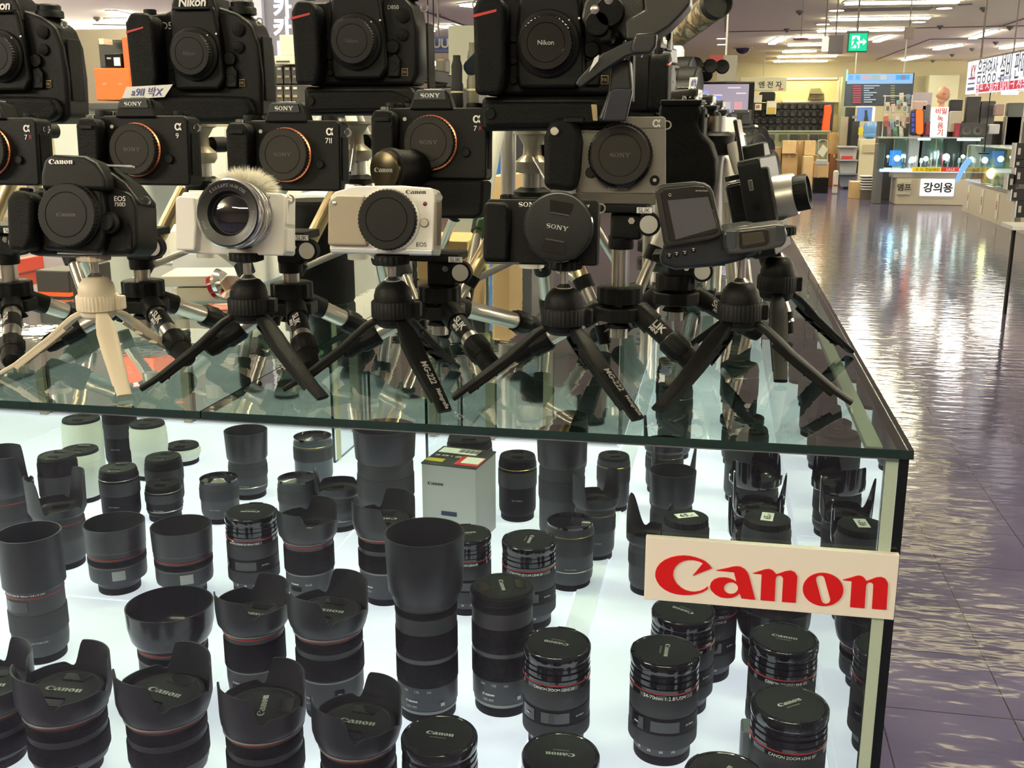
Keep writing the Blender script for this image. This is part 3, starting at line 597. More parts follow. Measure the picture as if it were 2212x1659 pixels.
T_M = mg_tripod([(-.249, .945), (-.438, .998), (-.287, 1.137)], 'black tabletop tripod with lettered leg under the white and beige camera', txt=(0,), zs=.94, top=.142)
T_A = mg_tripod([(-.065, .953), (-.257, .996), (-.124, 1.14)], 'black tabletop tripod with lettered leg under the camera wearing a big lens cap', txt=(0,), zs=.92, top=.141)
T_Q = mg_tripod([(-.052, .988), (.139, 1.055), (-.015, 1.185)], 'black tabletop tripod nearest the aisle corner under the video recorder', zs=.95, top=.155)
T_B = mg_tripod([(.072, 1.13), (.164, 1.305), (-.032, 1.297)], 'black tabletop tripod behind the corner one, under the camera with silver lens', top=.158)

def tube_tripod(hub, feet, label, top, head='slik', group='silver tube tripods with black joints', letter=0):
    o = thing('mini_tripod', label, 'tripod', (hub[0], hub[1], GT+.0005), (0, 0, 0), group)
    hz = hub[2]-GT; H = Vector((0, 0, hz))
    G().prz([(.03*math.cos(2*PI*k/9+.3), .03*math.sin(2*PI*k/9+.3)) for k in range(9)], hz-.009, hz+.006).obj('hub', BLK, o, .002)
    G().lathe([(.022, hz+.009), (.0252, hz+.010), (.0252, hz+.027), (.023, hz+.028)], 72, (.0012, 3, 1, 2)).obj('column_collar', BLK, o)
    G().cyl((0, 0, hz-.03), (0, 0, top-.045), .0098, segs=32).obj('centre_column', SILV, o)
    G().lathe([(.016, hz-.018), (.012, hz-.012), (.012, hz-.008)], 32).obj('hook', BLK, o)
    for i, f in enumerate(feet):
        v = Vector((f[0]-hub[0], f[1]-hub[1], .011)); d = (v-H); L_ = d.length; d.normalize(); hd = Vector((d.x, d.y, 0)).normalized()
        s = H+hd*.024
        d = (v-s).normalized(); L_ = (v-s).length
        G().sweep([H+hd*.012, s, s+d*.02], [(.011, .012), (.0125, .0125), (.0125, .0125)], 16, e=.7).obj('leg_joint', BLK, o)
        a = s+d*.015; b = s+d*(L_-.047)
        G().cyl(a, b, .0105, segs=32).obj('leg', SILV, o)
        G().lathe([(.0125, 0), (.0145, .003), (.0145, .022), (.012, .026)], 48, (.0008, 2, 1, 2), Matrix.Translation(b-d*.003) @ d.to_track_quat('Z', 'Y').to_matrix().to_4x4()).obj('leg_clamp', BLK, o)
        G().lathe([(.0115, .022), (.0115, .041), (.0095, .048), (.004, .051)], 32, None, Matrix.Translation(b-d*.003) @ d.to_track_quat('Z', 'Y').to_matrix().to_4x4()).obj('rubber_foot', RUB, o)
        if i == letter:
            side = d.cross(Vector((0, -1, .3))).normalized(); nrm = side.cross(d); nrm = nrm if nrm.y < 0 else -nrm
            mid = a.lerp(b, .48); G().cyl(mid-d*.018, mid+d*.012, .0108, segs=32).obj('black_sleeve', BLK, o)
            up = nrm.cross(d)
            for s_, w_, off in (('SLIK', .021, .003), ('MINI', .011, -.004)):
                me = txt_mesh(s_, .03)
                for q in me.vertices: q.co = mid+nrm*.0112+d*(q.co.x*w_-.004)+up*(q.co.y*w_+off)
                mk('lettering', me, WHT, o, 0, False)
    if head == 'slik':
        G().lathe([(.0135, top-.05), (.014, top-.047), (.014, top-.036), (.011, top-.034)], 32).obj('head_base', BLK, o)
        G().box((.006, 0, top-.024), (.034, .03, .03)).obj('tilt_head', BLK, o, .004)
        G().box((0, 0, top-.005), (.058, .05, .009)).obj('top_plate', BLK, o, .002)
        G().cyl((.031, -.014, top-.021), (.031, -.024, top-.021), .0125, segs=32).obj('tilt_knob', BLK, o); G().cyl((.031, -.0235, top-.021), (.031, -.0248, top-.021), .0095, segs=32).obj('knob_disc', mat('pale knob disc', (.5, .48, .43), .4), o)
        G().cyl((.012, -.014, top-.018), (.012, -.0175, top-.018), .0038, segs=6).obj('screw', CHR, o)
        G().box((.026, -.0255, top-.006), (.016, .0012, .006)).obj('name_plate', WPAP, o); text('SLIK', .0125, DKL, o, (.026, -.0263, top-.006), name='plate_lettering')
    return o
def hubp(px, py, Y): p = at(px, py, Y); return (p.x, p.y, p.z)
ST = []
for (hx, hy, Y, ft, top, lb) in (
        (28, 655, 1.16, [(28, 805), (-190, 770), (210, 712)], .152, 'silver tube tripod cut by the left edge of the photo'),
        (312, 655, 1.165, [(408, 800), (98, 768), (500, 718)], .150, 'silver tube tripod standing right behind the beige one'),
        (632, 660, 1.17, [(672, 818), (448, 778), (800, 735)], .150, 'silver tube tripod between the white cameras'),
        (950, 668, 1.18, [(1068, 822), (738, 782), (1158, 722)], .128, 'silver tube tripod under the camera with battery grip and copper ring'),
        (1338, 672, 1.16, [(1512, 822), (1108, 792), (1290, 700)], .188, 'silver tube tripod under the grey cinema camera'),
        (1460, 640, 1.30, [(1640, 742), (1330, 735), (1500, 650)], .12, 'silver tube tripod behind the video recorder')):
    ST.append(tube_tripod(hubp(hx, hy, Y), [pxy(*f) for f in ft], lb, top, letter=0))
CHAMP = mat('champagne tube', (.55, .44, .26), .3, 1)
PEWT = mat('pewter head paint', (.33, .29, .22), .35, .4)
def stand(x, y, top, label, m=CHAMP, rr=.19, rot=0.5, head=True):
    o = thing('camera_tripod', label, 'tripod', (x, y, GT+.0005), (0, 0, rot), 'larger tripods of the back row')
    G().cyl((0, 0, .1), (0, 0, top-.05), .0125, segs=24).obj('centre_column', ALU, o)
    G().lathe([(.02, top-.1), (.024, top-.097), (.024, top-.075), (.016, top-.07)], 24).obj('shoulder', BLK, o)
    G().lathe([(.016, .09), (.016, .11), (.02, .112), (.02, .12)], 24).obj('column_collar', WHP, o)
    for k in range(3):
        a = 2*PI*k/3; d = Vector((math.cos(a), math.sin(a), 0))
        t0 = d*.025+Vector((0, 0, top-.085)); t1 = d*rr+Vector((0, 0, .02)); md = t0.lerp(t1, .62)
        G().cyl(t0, md, .0095, segs=20).obj('upper_leg', m, o); G().cyl(md, t1, .0075, segs=20).obj('lower_leg', SILV, o)
        G().cyl(md-(t1-t0)*.03, md+(t1-t0)*.05, .0125, .012, 20).obj('leg_clamp', BLK, o)
        G().cyl(t1+(t0-t1)*.06, t1+Vector((0, 0, -.014)), .010, .008, 20).obj('rubber_foot', BLK, o)
        b0 = Vector((0, 0, .11)); b1 = t0.lerp(t1, .66); G().sweep([b0, b1], (.0022, .005), 6).obj('brace', ALU, o)
    if head:
        G().lathe([(.017, top-.052), (.021, top-.046), (.021, top-.038), (.012, top-.03), (.011, top-.018), (.018, top-.006), (.024, top-.004), (.024, top-.0005)], 28).obj('pan_head', PEWT, o)
        G().cyl((.012, -.01, top-.028), (.034, -.018, top-.028), .0105, segs=20).obj('lock_knob', BLK, o)
        G().cyl((0, 0, top-.03), (-.16, -.05, top-.06), .003, segs=10).obj('pan_handle', CHR, o)
    return o

# ---------------- cameras ----------------
def camera(name, label, px, py, Y, yaw=0, pitch=0, roll=0, group='cameras on tripods', cat='camera', sc=1):
    p = at(px, py, Y); return thing(name, label, cat, p, (R(pitch), R(roll), R(yaw)), group, sc)
def pr(o, name, pts, y0, y1, m, bev=.0025, k=1, cx=0, cz=0, label=None, segs=3):
    q = G().prism(pts, y0, y1, k, cx, cz).obj(name, m, o, bev, segs=segs)
    if label: q['label'] = label
    return q
def mount(o, x, z, y, r, ringm, capm, logo=None, lw=.5, rib=True, lm=EMB, capr=None, deep=.008):
    capr = capr or r*.93
    G().lathe([(r*1.0, -.001), (r, .0035), (r*.93, .0045)], 80, None, yM(x, y, z)).obj('mount_ring', ringm, o)
    c = G().lathe([(capr, .003), (capr, deep), (capr*.97, deep+.001), (capr*.72, deep+.001), (capr*.71, deep+.0003), (capr*.69, deep+.001), (0, deep+.0012)], 96 if rib else 72, (.0008, 1, 0, 2) if rib else None, yM(x, y, z)).obj('body_cap', capm, o)
    if logo: text(logo, capr*2*lw*.72, lm, c, (x, y-deep-.0013, z), label='moulded maker name')
    return c
def disc(o, name, x, z, y, r, t, m, segs=24): return G().lathe([(r, 0), (r, t*.8), (r*.88, t)], segs, None, yM(x, y, z)).obj(name, m, o)
def dial(o, x, y, z, r, h, m=BLK): return G().lathe([(r, 0), (r, h*.85), (r*.93, h)], 48, (.0005, 1, 0, 1), Matrix.Translation((x, y, z))).obj('dial', m, o)
def lug(o, x, y, z): 
    q = G(); q.lathe([(.0035, -.001), (.005, -.001), (.005, .001), (.0035, .001), (.0035, -.001)], 20, None, Matrix.Translation((x, y, z)) @ Matrix.Rotation(PI/2, 4, 'X'))
    for f in [f for f in q.bm.faces if len(f.verts) > 4]: q.bm.faces.remove(f)
    return q.obj('strap_lug', CHR, o)

def nikon(px, py, label, tx, Y=1.28, pro=True, yaw=0, sc=1, tex=''):
    o = camera('slr_camera', label, px, py, Y, yaw, 0, 0, sc=sc)
    if pro:
        pr(o, 'body', [(-.074, 0), (.072, 0), (.083, .010), (.085, .06), (.083, .10), (.074, .125), (.055, .138), (.03, .146), (-.03, .146), (-.045, .140), (-.078, .138), (-.083, .12), (-.082, .01)], -.018, .034, BODY, .006)
        pr(o, 'grip', [(-.083, .035), (-.052, .035), (-.044, .06), (-.044, .128), (-.052, .138), (-.076, .139), (-.0845, .126)], -.05, -.014, RUB, .008, .94, -.06, .08, segs=4)
        pr(o, 'vertical_grip', [(-.08, .002), (.03, .002), (.066, .004), (.078, .014), (.07, .034), (.03, .036), (-.08, .036)], -.034, -.014, RUB, .007, segs=4)
        H = .0; ptop = .172
    else:
        pr(o, 'body', [(-.070, .036), (.068, .036), (.074, .05), (.075, .10), (.070, .128), (.058, .140), (.03, .148), (-.03, .146), (-.04, .136), (-.068, .136), (-.075, .12)], -.018, .034, BODY, .006)
        g = pr(o, 'battery_grip', [(-.071, 0), (.07, 0), (.077, .008), (.076, .024), (.068, .035), (-.071, .035)], -.03, .034, BODY, .006, segs=4); g['label'] = 'battery grip with its own rubber pad'
        pr(o, 'grip_pad', [(-.066, .004), (.066, .006), (.068, .02), (.045, .03), (-.066, .03)], -.036, -.024, RUB, .005)
        disc(o, 'wheel_slot', -.06, .018, -.034, .006, .004, BLK)
        pr(o, 'grip', [(-.074, .036), (-.046, .036), (-.040, .06), (-.040, .124), (-.048, .135), (-.068, .136), (-.0755, .122)], -.05, -.014, RUB, .008, .94, -.06, .08, segs=4)
        ptop = .17
    mx, mz = .0, .088
    pr(o, 'prism', [(-.034, .13), (.034, .13), (.031, .150), (.022, ptop-.004), (.012, ptop), (-.012, ptop), (-.022, ptop-.004), (-.031, .150)], -.026, .03, BODY, .005, .8, 0, .14, segs=4)
    G().box((0, .005, ptop+.001), (.02, .022, .003)).obj('hot_shoe', CHR, o, .0006)
    pr(o, 'front_housing', [(-.031, .043), (.030, .043), (.039, .056), (.036, .105), (.030, .146), (-.030, .146), (-.034, .105), (-.034, .056)], -.030, -.012, BODY, .005, segs=4)
    G().box((0, -.032, .143), (.048, .008, .003)).obj('brow', BLK, o, .001)
    G().lathe([(.0335, 0), (.0335, .005), (.031, .0065)], 80, None, yM(mx, -.029, mz)).obj('throat_ring', BODY, o)
    mount(o, mx, mz, -.0345, .0295, BLK, mat('charcoal body cap', (.010, .010, .010), .5, spec=.22) if not tex else GLS, 'Nikon', .42, lm=EMB if not tex else CAPL, deep=.009)
    disc(o, 'white_dot', .032, .112, -.0305, .0012, .001, WHT, 12); disc(o, 'index_dot', .0225, .110, -.036, .0009, .001, WHT, 12)
    if pro: text('Nikon', .038, WHT, o, (0, -.0272, .1515), bold=.03, shear=.18)
    else: text('Nikon', .038, WHT, o, (0, -.0272, .1585), bold=.03, shear=.18)
    pr(o, 'red_trim', [(-.082, .1155), (-.058, .1205), (-.058, .1185), (-.082, .1125)] if pro else [(-.0745, .1155), (-.050, .1205), (-.050, .118), (-.0745, .1125)], -.0505, -.045, REDN, 0)
    text(tx, .014, GREYL, o, (-.042, -.0185-.0, .124) if pro else (.045, -.0185, .128), name='model_lettering')
    disc(o, 'lens_release', .044, .082, -.018, .0085, .005, BLK); disc(o, 'af_knob', .045, .058, -.018, .006, .006, BLK)
    pr(o, 'af_housing', [(.036, .046), (.052, .046), (.054, .066), (.048, .074), (.038, .070)], -.0235, -.016, BODY, .002)
    for i, z in enumerate((.094, .072, .052)): disc(o, 'function_button', -.038, z, -.018, .004, .004, BLK)
    disc(o, 'sync_terminal', .057, .118, -.018, .0085, .003, RUB); disc(o, 'remote_terminal', .056, .096, -.018, .0075, .003, RUB)
    G().box((.058, -.0187, .052), (.008, .0012, .009)).obj('format_badge', GOLD, o, .0003); G().box((.058, -.0192, .052), (.0066, .0008, .0076)).obj('format_badge_face', BLK, o); text('FX', .005, GOLD, o, (.058, -.0198, .052), name='badge_lettering')
    lug(o, .080, -.004, .128); lug(o, -.081, -.004, .13)
    dial(o, -.058, -.03, .137, .008, .006); dial(o, .052, .008, .138, .018, .009); G().lathe([(.015, 0), (.015, .006), (.013, .008)], 32, None, Matrix.Translation((.052, .008, .147))).obj('mode_knob', BODY, o)
    pr(o, 'viewfinder_eyecup', [(-.02, .138), (.02, .138), (.018, .16), (-.018, .16)], .03, .045, RUB, .003)
    pr(o, 'side_rubber_cover', [(.0835, .03), (.0865, .03), (.086, .11), (.083, .11)], -.010, .02, RUB, .001)
    return o

def sony(px, py, label, model, red=None, Y=1.17, yaw=0, pitch=-4, ringm=COPP, grip2=False, sc=1, sticker=False):
    o = camera('mirrorless_camera', label, px, py, Y, yaw, pitch, 0, sc=sc); b = .043 if grip2 else 0
    pr(o, 'body', [(-.063, b), (.062, b), (.0635, b+.004), (.0635, b+.075), (.058, b+.0785), (-.060, b+.0785), (-.0635, b+.073)], -.010, .022, BODY, .0025)
    pr(o, 'grip', [(-.0635, b+.001), (-.043, b+.001), (-.037, b+.02), (-.036, b+.068), (-.042, b+.075), (-.0605, b+.075), (-.0645, b+.066)], -.032, -.006, RUB, .007, .97, -.05, b+.04, segs=4)
    pr(o, 'viewfinder_hump', [(-.025, b+.076), (.026, b+.076), (.0205, b+.0935), (.017, b+.098), (-.016, b+.098), (-.0195, b+.0935)], -.014, .02, BODY, .0022, .86, 0, b+.08)
    G().prism([(-.0185, b+.0865), (.0185, b+.0865), (.0162, b+.0965), (-.0162, b+.0965)], -.0152, -.0135).obj('name_plate', mat('dark satin plate', (.028, .032, .036), .3), o, .0004)
    text('SONY', .022, WHT, o, (0, -.0157, b+.0912))
    G().box((0, .004, b+.0985), (.02, .018, .0016)).obj('hot_shoe', CHR, o, .0004)
    text('α', .0085, WHT, o, (.052, -.0106, b+.066), name='model_lettering', bold=.02); text(model, .0075 if len(model) > 1 else .0035, WHT, o, (.0505, -.0106, b+.056), name='model_lettering')
    if red: text('R', .0035, REDN, o, (.0565, -.0106, b+.056), name='red_model_letter')
    mount(o, 0, b+.040, -.010, .0305, ringm, GCAP, 'SONY', .50, rib=True, deep=.012, capr=.0292, lm=mat('embossed cap lettering', (.075, .07, .062), .4))
    lug(o, .0675, .004, b+.066); disc(o, 'af_lamp', -.031, b+.066, -.010, .0022, .001, LWHITE, 14); disc(o, 'lens_release', .040, b+.03, -.0105, .005, .003, BLK)
    dial(o, -.048, .002, b+.0785, .0095, .006); dial(o, -.03, .010, b+.0785, .0085, .006); dial(o, .045, .008, b+.0785, .009, .006)
    G().lathe([(.006, 0), (.006, .003), (.004, .004)], 24, None, Matrix.Translation((-.05, -.022, b+.075))).obj('shutter_button', CHR, o)
    G().box((-.05, -.0335, b+.064), (.016, .002, .004)).obj('front_wheel', BLK, o, .0005)
    pr(o, 'port_cover', [(.0632, b+.012), (.0648, b+.012), (.0648, b+.06), (.0632, b+.06)], -.004, .014, RUB, .0006)
    if grip2:
        pr(o, 'battery_grip', [(-.063, 0), (.055, 0), (.062, .006), (.0635, .0425), (-.0635, .0425)], -.024, .022, RUB, .006, segs=4)['label'] = 'battery grip screwed under the body'
        G().box((-.005, -.0245, .038), (.022, .002, .0022)).obj('grip_slot', BLK, o)
    if sticker:
        s = G().prism([(-.021, b+.097), (.033, b+.0995), (.044, b+.1135), (-.014, b+.111)], -.004, -.0035).obj('handwritten_sticker', WPAP, o, 0); 
        text('a9II 박X', .04, mat('blue ink', (.05, .06, .3), .5), o, (.012, -.0046, b+.1055), name='handwriting', shear=.3)
    return o

# ---- back row, four large SLRs
NK = 'black SLR cameras of the back row'
for o in (nikon(50, 268, 'black SLR cut by the left edge of the photo in the back row', 'D4s', 1.27, yaw=0, sc=.95),
          nikon(454, 268, 'black SLR with white name on its prism, right of the orange box', 'D5', 1.28, sc=.95),
          nikon(791, 250, 'black SLR with plain body cap on a battery grip, middle of the back row', 'D850', 1.27, False, sc=.96),
          nikon(1192, 283, 'black SLR with lettered glossy cap, partly hidden behind the video camera', 'D850', 1.19, False, sc=1.03, tex='g')): o['group'] = NK
# ---- middle row
SN = 'black mirrorless cameras of the middle row'
for o in (sony(-6, 400, 'black mirrorless camera with copper ring, cut by the left edge', '7', 1, 1.15),
          sony(311, 400, 'black mirrorless camera with copper ring and a handwritten sticker on top', '9', None, 1.15, sticker=True),
          sony(629, 412, 'black mirrorless camera with copper ring behind the fur windscreen', '7II', None, 1.165),
          sony(937, 470, 'black mirrorless camera on a battery grip, behind the white and beige one', '7', 1, 1.18, grip2=True)): o['group'] = SN
# small lens with gold cap in front of it
lc = thing('small_lens', 'small black lens with gold streaked front cap beside the battery grip camera', 'camera lens', at(868, 365, 1.14), (0, 0, 0))
Mx = Matrix.Rotation(R(-24), 4, 'Z') @ yM(0, 0, 0)
G().lathe([(.021, -.02), (.021, .012), (.023, .014), (.023, .022), (.020, .024)], 56, (.0006, 1, 0, 1), Mx).obj('barrel', BLK, lc)
c = G().lathe([(.0195, .023), (.0205, .024), (.0205, .029), (.019, .030), (0, .030)], 56, None, Mx).obj('front_cap', mat('spun bronze cap', (.05, .04, .022), .28, .9), lc)
me = txt_mesh('Canon')
for v in me.vertices: v.co = (Mx @ Vector((v.co.x*.026, v.co.y*.026, .0306)))
mk('lettering', me, GREYL, c, 0, False)
G().lathe([(.017, -.03), (.021, -.02)], 40, None, Mx).obj('rear_barrel', RUB, lc)

# ---- front row
# 750D
o = camera('slr_camera', 'black SLR with charcoal body cap on the beige tripod', 192, 556, 1.02, 2, -9, 0, sc=.985)
pr(o, 'body', [(-.062, .002), (-.05, 0), (.058, .003), (.066, .012), (.065, .055), (.058, .068), (.030, .078), (-.03, .078), (-.05, .070), (-.064, .066), (-.067, .055)], -.018, .030, BODY, .005, segs=4)
pr(o, 'grip', [(-.067, .004), (-.045, .004), (-.038, .02), (-.036, .058), (-.044, .067), (-.060, .068), (-.0675, .058)], -.045, -.012, RUB, .008, .95, -.05, .035, segs=4)
pr(o, 'prism', [(-.035, .068), (.042, .068), (.040, .084), (.030, .0985), (.016, .1055), (-.020, .1065), (-.031, .102), (-.035, .086)], -.034, .034, BODY, .006, .78, 0, .085, segs=4)
pr(o, 'shoulder', [(.02, .07), (.064, .05), (.066, .06), (.05, .079), (.034, .09), (.02, .096)], -.014, .028, BODY, .004, segs=3)
pr(o, 'front_housing', [(-.036, .006), (.030, .004), (.036, .02), (.035, .05), (.030, .078), (-.034, .078), (-.038, .05)], -.030, -.010, BODY, .005)
text('Canon', .027, WHT, o, (-.010, -.0352, .098)); text('EOS', .0125, WHT, o, (.047, -.0185, .062), name='model_lettering'); text('750D', .0125, WHT, o, (.047, -.0185, .056), name='model_lettering')
mount(o, -.001, .043, -.030, .0345, BLK, mat('charcoal body cap', (.010, .010, .010), .5, spec=.22), 'Canon', .45, deep=.010, capr=.033)
disc(o, 'lens_release', .038, .036, -.028, .0085, .004, BLK); disc(o, 'release_surround', .039, .036, -.024, .0115, .004, BODY)
pr(o, 'port_cover', [(.052, .008), (.060, .009), (.0605, .028), (.056, .036), (.052, .030)], -.0192, -.017, RUB, .0006)
G().lathe([(.007, 0), (.007, .003), (.005, .004)], 32, None, Matrix.Translation((-.053, -.03, .067))).obj('shutter_button', GLS, o)
dial(o, -.047, .0, .068, .010, .005); G().box((.036, .002, .098), (.028, .012, .0018), .2).obj('raised_flash_lid', mat('pale grey flash edge', (.4, .42, .45), .35), o)
lug(o, .065, .004, .062); G().box((.0, -.0175, .0035), (.05, .004, .002)).obj('bottom_label', GREYL, o)
# white vlog camera
o = camera('mirrorless_camera', 'white vlogging camera with zoom lens and white fur windscreen on top', 509, 550, 1.03, 0, -8, sc=1.0)
pr(o, 'body', [(-.055, 0), (.056, 0), (.0575, .003), (.0575, .061), (.055, .0635), (-.055, .0635), (-.0575, .060), (-.0575, .003)], -.008, .022, WHPB, .0035, segs=4)
pr(o, 'grip', [(-.0575, .003), (-.036, .003), (-.034, .03), (-.036, .058), (-.054, .059), (-.058, .056)], -.020, -.006, WHPB, .006, segs=4)
text('α', .009, mat('warm grey lettering', (.3, .25, .2), .5), o, (.038, -.0086, .056), name='model_lettering')
Mz = yM(.011, -.008, .0405) @ Matrix.Diagonal((1.08, 1.08, 1, 1))
G().lathe([(.0325, 0), (.0325, .004), (.0315, .005), (.0315, .016), (.0322, .017), (.0322, .020), (.031, .021), (.031, .028), (.0325, .029), (.0325, .031), (.031, .033), (.0303, .0322), (.02, .024), (0, .020)], 80, None, Mz).obj('lens_barrel', mat('polished silver barrel', (.62, .62, .63), .18, 1), o)
G().lathe([(.0317, .007), (.0322, .008), (.0322, .014), (.0317, .015)], 140, (.0005, 1, 0, 3), Mz).obj('zoom_ring', SILV, o)
G().lathe([(.0305, .0325), (.0295, .0335), (.021, .0315), (.0185, .026), (.0, .024)], 80, None, Mz, open0=True).obj('front_ring', mat('satin black ring', (.006, .006, .007), .38), o)
G().lathe([(.018, .0262), (.012, .0290), (.006, .0302), (0, .0306)], 48, None, Mz).obj('front_element', LGLASS, o)
def face_arc(s, r, a0, h, m, parent, zz):
    me = txt_mesh(s, .0); w = max(v.co.x for v in me.vertices)-min(v.co.x for v in me.vertices); ht = max(v.co.y for v in me.vertices)-min(v.co.y for v in me.vertices); k = h/ht
    for v in me.vertices:
        a = a0-(v.co.x*k)/r; rr = r+v.co.y*k; v.co = Mz @ Vector((rr*math.cos(a), rr*math.sin(a), zz))
    mk('ring_lettering', me, GREYL, parent, 0, False)
face_arc('E 3.5-5.6/PZ 16-50 OSS', .026, PI/2, .0028, GREYL, o, .0333); face_arc('0.25m/0.82ft-0.30m', .026, -.4, .0024, GREYL, o, .0333); face_arc('Ø40.5', .026, PI+.45, .0024, GREYL, o, .0333)
G().box((.058, .006, .045), (.002, .018, .026)).obj('side_door', WHPB, o, .0008); G().box((.058, .006, .016), (.002, .018, .024)).obj('side_door', WHPB, o, .0008)
lug(o, .059, .002, .058); G().box((-.04, .0, .0645), (.02, .012, .002)).obj('top_button_plate', WHPB, o, .0006)
fz = G()
rf = random.Random(3)
for k in range(5200):
    u = rf.uniform(-1, 1); a = rf.uniform(0, 2*PI); s = math.sqrt(1-u*u); n = Vector((s*math.cos(a), s*math.sin(a)*.75, abs(u)))
    base = Vector((n.x*.024, n.y*.016, n.z*.012))
    tip = base+Vector((n.x, n.y, n.z)).normalized()*rf.uniform(.007, .0155)+Vector((rf.uniform(-.003, .003), rf.uniform(-.003, .003), rf.uniform(-.002, .002)))
    w = n.cross(Vector((rf.random(), rf.random(), rf.random()))).normalized()*.00022
    v = [fz.bm.verts.new(q) for q in (base-w, base+w, (base+tip)/2+w*.8+Vector((0, 0, .0006)), tip, (base+tip)/2-w*.8+Vector((0, 0, .0006)))]; fz.bm.faces.new(v)
FUR = mat('cream fur', (.9, .86, .76), .8)
q = fz.obj('fur_windscreen', FUR, o, 0, False, loc=(.008, .006, .066)); q['kind'] = 'stuff'
G().lathe([(.021, 0), (.0205, .005), (.016, .009), (.007, .0115), (0, .012)], 24, None, Matrix.Diagonal((1, .6, 1, 1))).obj('windscreen_core', FUR, q)
# white and beige camera
o = camera('mirrorless_camera', 'white camera with beige grip and large black body cap', 829, 548, 1.03, 0, -8, sc=.985)
pr(o, 'body', [(-.052, 0), (.053, 0), (.0555, .003), (.0555, .062), (.052, .067), (.020, .069), (-.028, .068), (-.050, .062), (-.0555, .057), (-.0555, .003)], -.010, .022, WHPB, .003, segs=4)
pr(o, 'grip', [(-.0556, .007), (-.012, .007), (-.018, .03), (-.016, .058), (-.046, .058), (-.0556, .052)], -.016, -.008, BEIG, .003, segs=3)['label'] = 'beige grip'
pr(o, 'silver_base', [(-.0545, -.0008), (.0545, -.0008), (.056, .006), (-.056, .006)], -.0105, .0225, mat('pale silver', (.7, .72, .76), .25, .7), .002)
text('Canon', .021, DKL, o, (.036, -.0104, .0625)); text('EOS', .0105, DKL, o, (.043, -.0104, .010), name='model_lettering')
mount(o, .009, .034, -.010, .0325, WHPB, mat('dull black body cap', (.008, .008, .0075), .55, spec=.22), None, deep=.010, capr=.0308)
disc(o, 'release_button', .046, .032, -.010, .0045, .003, SILV); disc(o, 'lamp_window', .046, .051, -.010, .0022, .001, mat('maroon window', (.12, .02, .02), .2), 14); disc(o, 'grip_sensor', -.048, .050, -.016, .0022, .001, ALU, 14)
dial(o, -.034, .0, .064, .009, .006, SILV); lug(o, .057, -.002, .058)
pr(o, 'port_door', [(.0548, .010), (.0568, .010), (.0568, .056), (.0548, .056)], -.002, .016, BEIG, .0006)
# black small camera with pinch cap
o = camera('mirrorless_camera', 'black compact camera with a big pinch lens cap, right of the white and beige one', 1170, 572, 1.03, 2, -7, sc=1.0)
pr(o, 'body', [(-.054, 0), (.054, 0), (.0555, .003), (.0555, .060), (.0535, .0635), (-.053, .0635), (-.0555, .060), (-.0555, .003)], -.008, .020, BODY, .003, segs=3)
pr(o, 'grip', [(-.0555, .002), (-.030, .002), (-.029, .03), (-.030, .056), (-.036, .060), (-.0555, .060)], -.024, -.006, RUB, .005, segs=4)
text('SONY', .022, WHT, o, (-.012, -.0086, .0585)); text('α', .0075, WHT, o, (.043, -.0086, .0555), name='model_lettering', bold=.02)
Mq = yM(.020, -.008, .036)
G().lathe([(.0325, 0), (.033, .006), (.033, .020), (.0315, .0215), (.0315, .024), (.0335, .025), (.0335, .030), (.032, .0315)], 120, (.0004, 1, 1, 2), Mq).obj('lens_barrel', GLS, o)
G().lathe([(.0325, .0305), (.0325, .0345), (.031, .0365), (.028, .0372), (0, .0375)], 80, None, Mq).obj('lens_cap', CAPM, o)
MM = Matrix.Rotation(R(9), 4, 'Y')
for s in (1, -1):
    g = G().prism([(-.009, s*.0115), (.009, s*.0115), (.0115, s*.024), (-.0115, s*.024)], 0, -.0006); g.obj('cap_clip', GLS, o, M=Matrix.Translation((.020, -.0456, .036)) @ MM)
    G().box((0, 0, s*.0125), (.018, .0015, .0012)).obj('clip_edge', mat('clip edge', (.05, .05, .05), .3), o, M=Matrix.Translation((.020, -.0456, .036)) @ MM)
text('SONY', .021, CAPL, o, (.020, -.0458, .036), (PI/2, R(9), 0), name='cap_lettering')
G().lathe([(.0075, 0), (.0075, .004), (.006, .005)], 32, None, Matrix.Translation((-.036, .004, .0635))).obj('mode_dial', GLS, o); G().box((-.01, .008, .0645), (.04, .016, .003)).obj('flash_cover', BODY, o, .001)
G().box((-.036, -.012, .0012), (.034, .022, .002)).obj('battery_door', mat('dark blue grey plastic', (.05, .06, .07), .3), o, .0008); lug(o, .057, 0, .056)
# grey cinema camera
o = camera('cinema_camera', 'warm grey boxy cinema camera with a black grip on its left', 1312, 418, 1.17, 3, -4, sc=1.0)
pr(o, 'body', [(-.034, 0), (.062, 0), (.0635, .002), (.0605, .079), (.058, .081), (-.034, .081)], -.012, .024, GREYC, .002)
pr(o, 'grip', [(-.066, .004), (-.032, .001), (-.028, .02), (-.026, .055), (-.030, .072), (-.044, .080), (-.060, .076), (-.067, .058)], -.040, .020, RUB, .009, .95, -.05, .04, segs=4)
dial(o, -.042, -.008, .080, .0085, .007); disc(o, 'tally_button', -.055, .064, -.040, .0045, .003, SILV); G().box((-.035, -.034, .0755), (.022, .012, .006)).obj('front_wheel', BLK, o, .0015)
text('α', .0085, WHT, o, (.051, -.0126, .074), name='model_lettering', bold=.02); text('Full-Frame', .020, WHT, o, (.012, -.0126, .005), name='lettering')
G().box((-.021, -.0124, .0745), (.010, .001, .005)).obj('sensor_window', GLS, o, .0004); G().box((-.0185, -.013, .0745), (.003, .001, .003)).obj('lamp', LWHITE, o)
G().box((.01, -.0121, .069), (.098, .0006, .0005)).obj('seam_line', DKL, o)
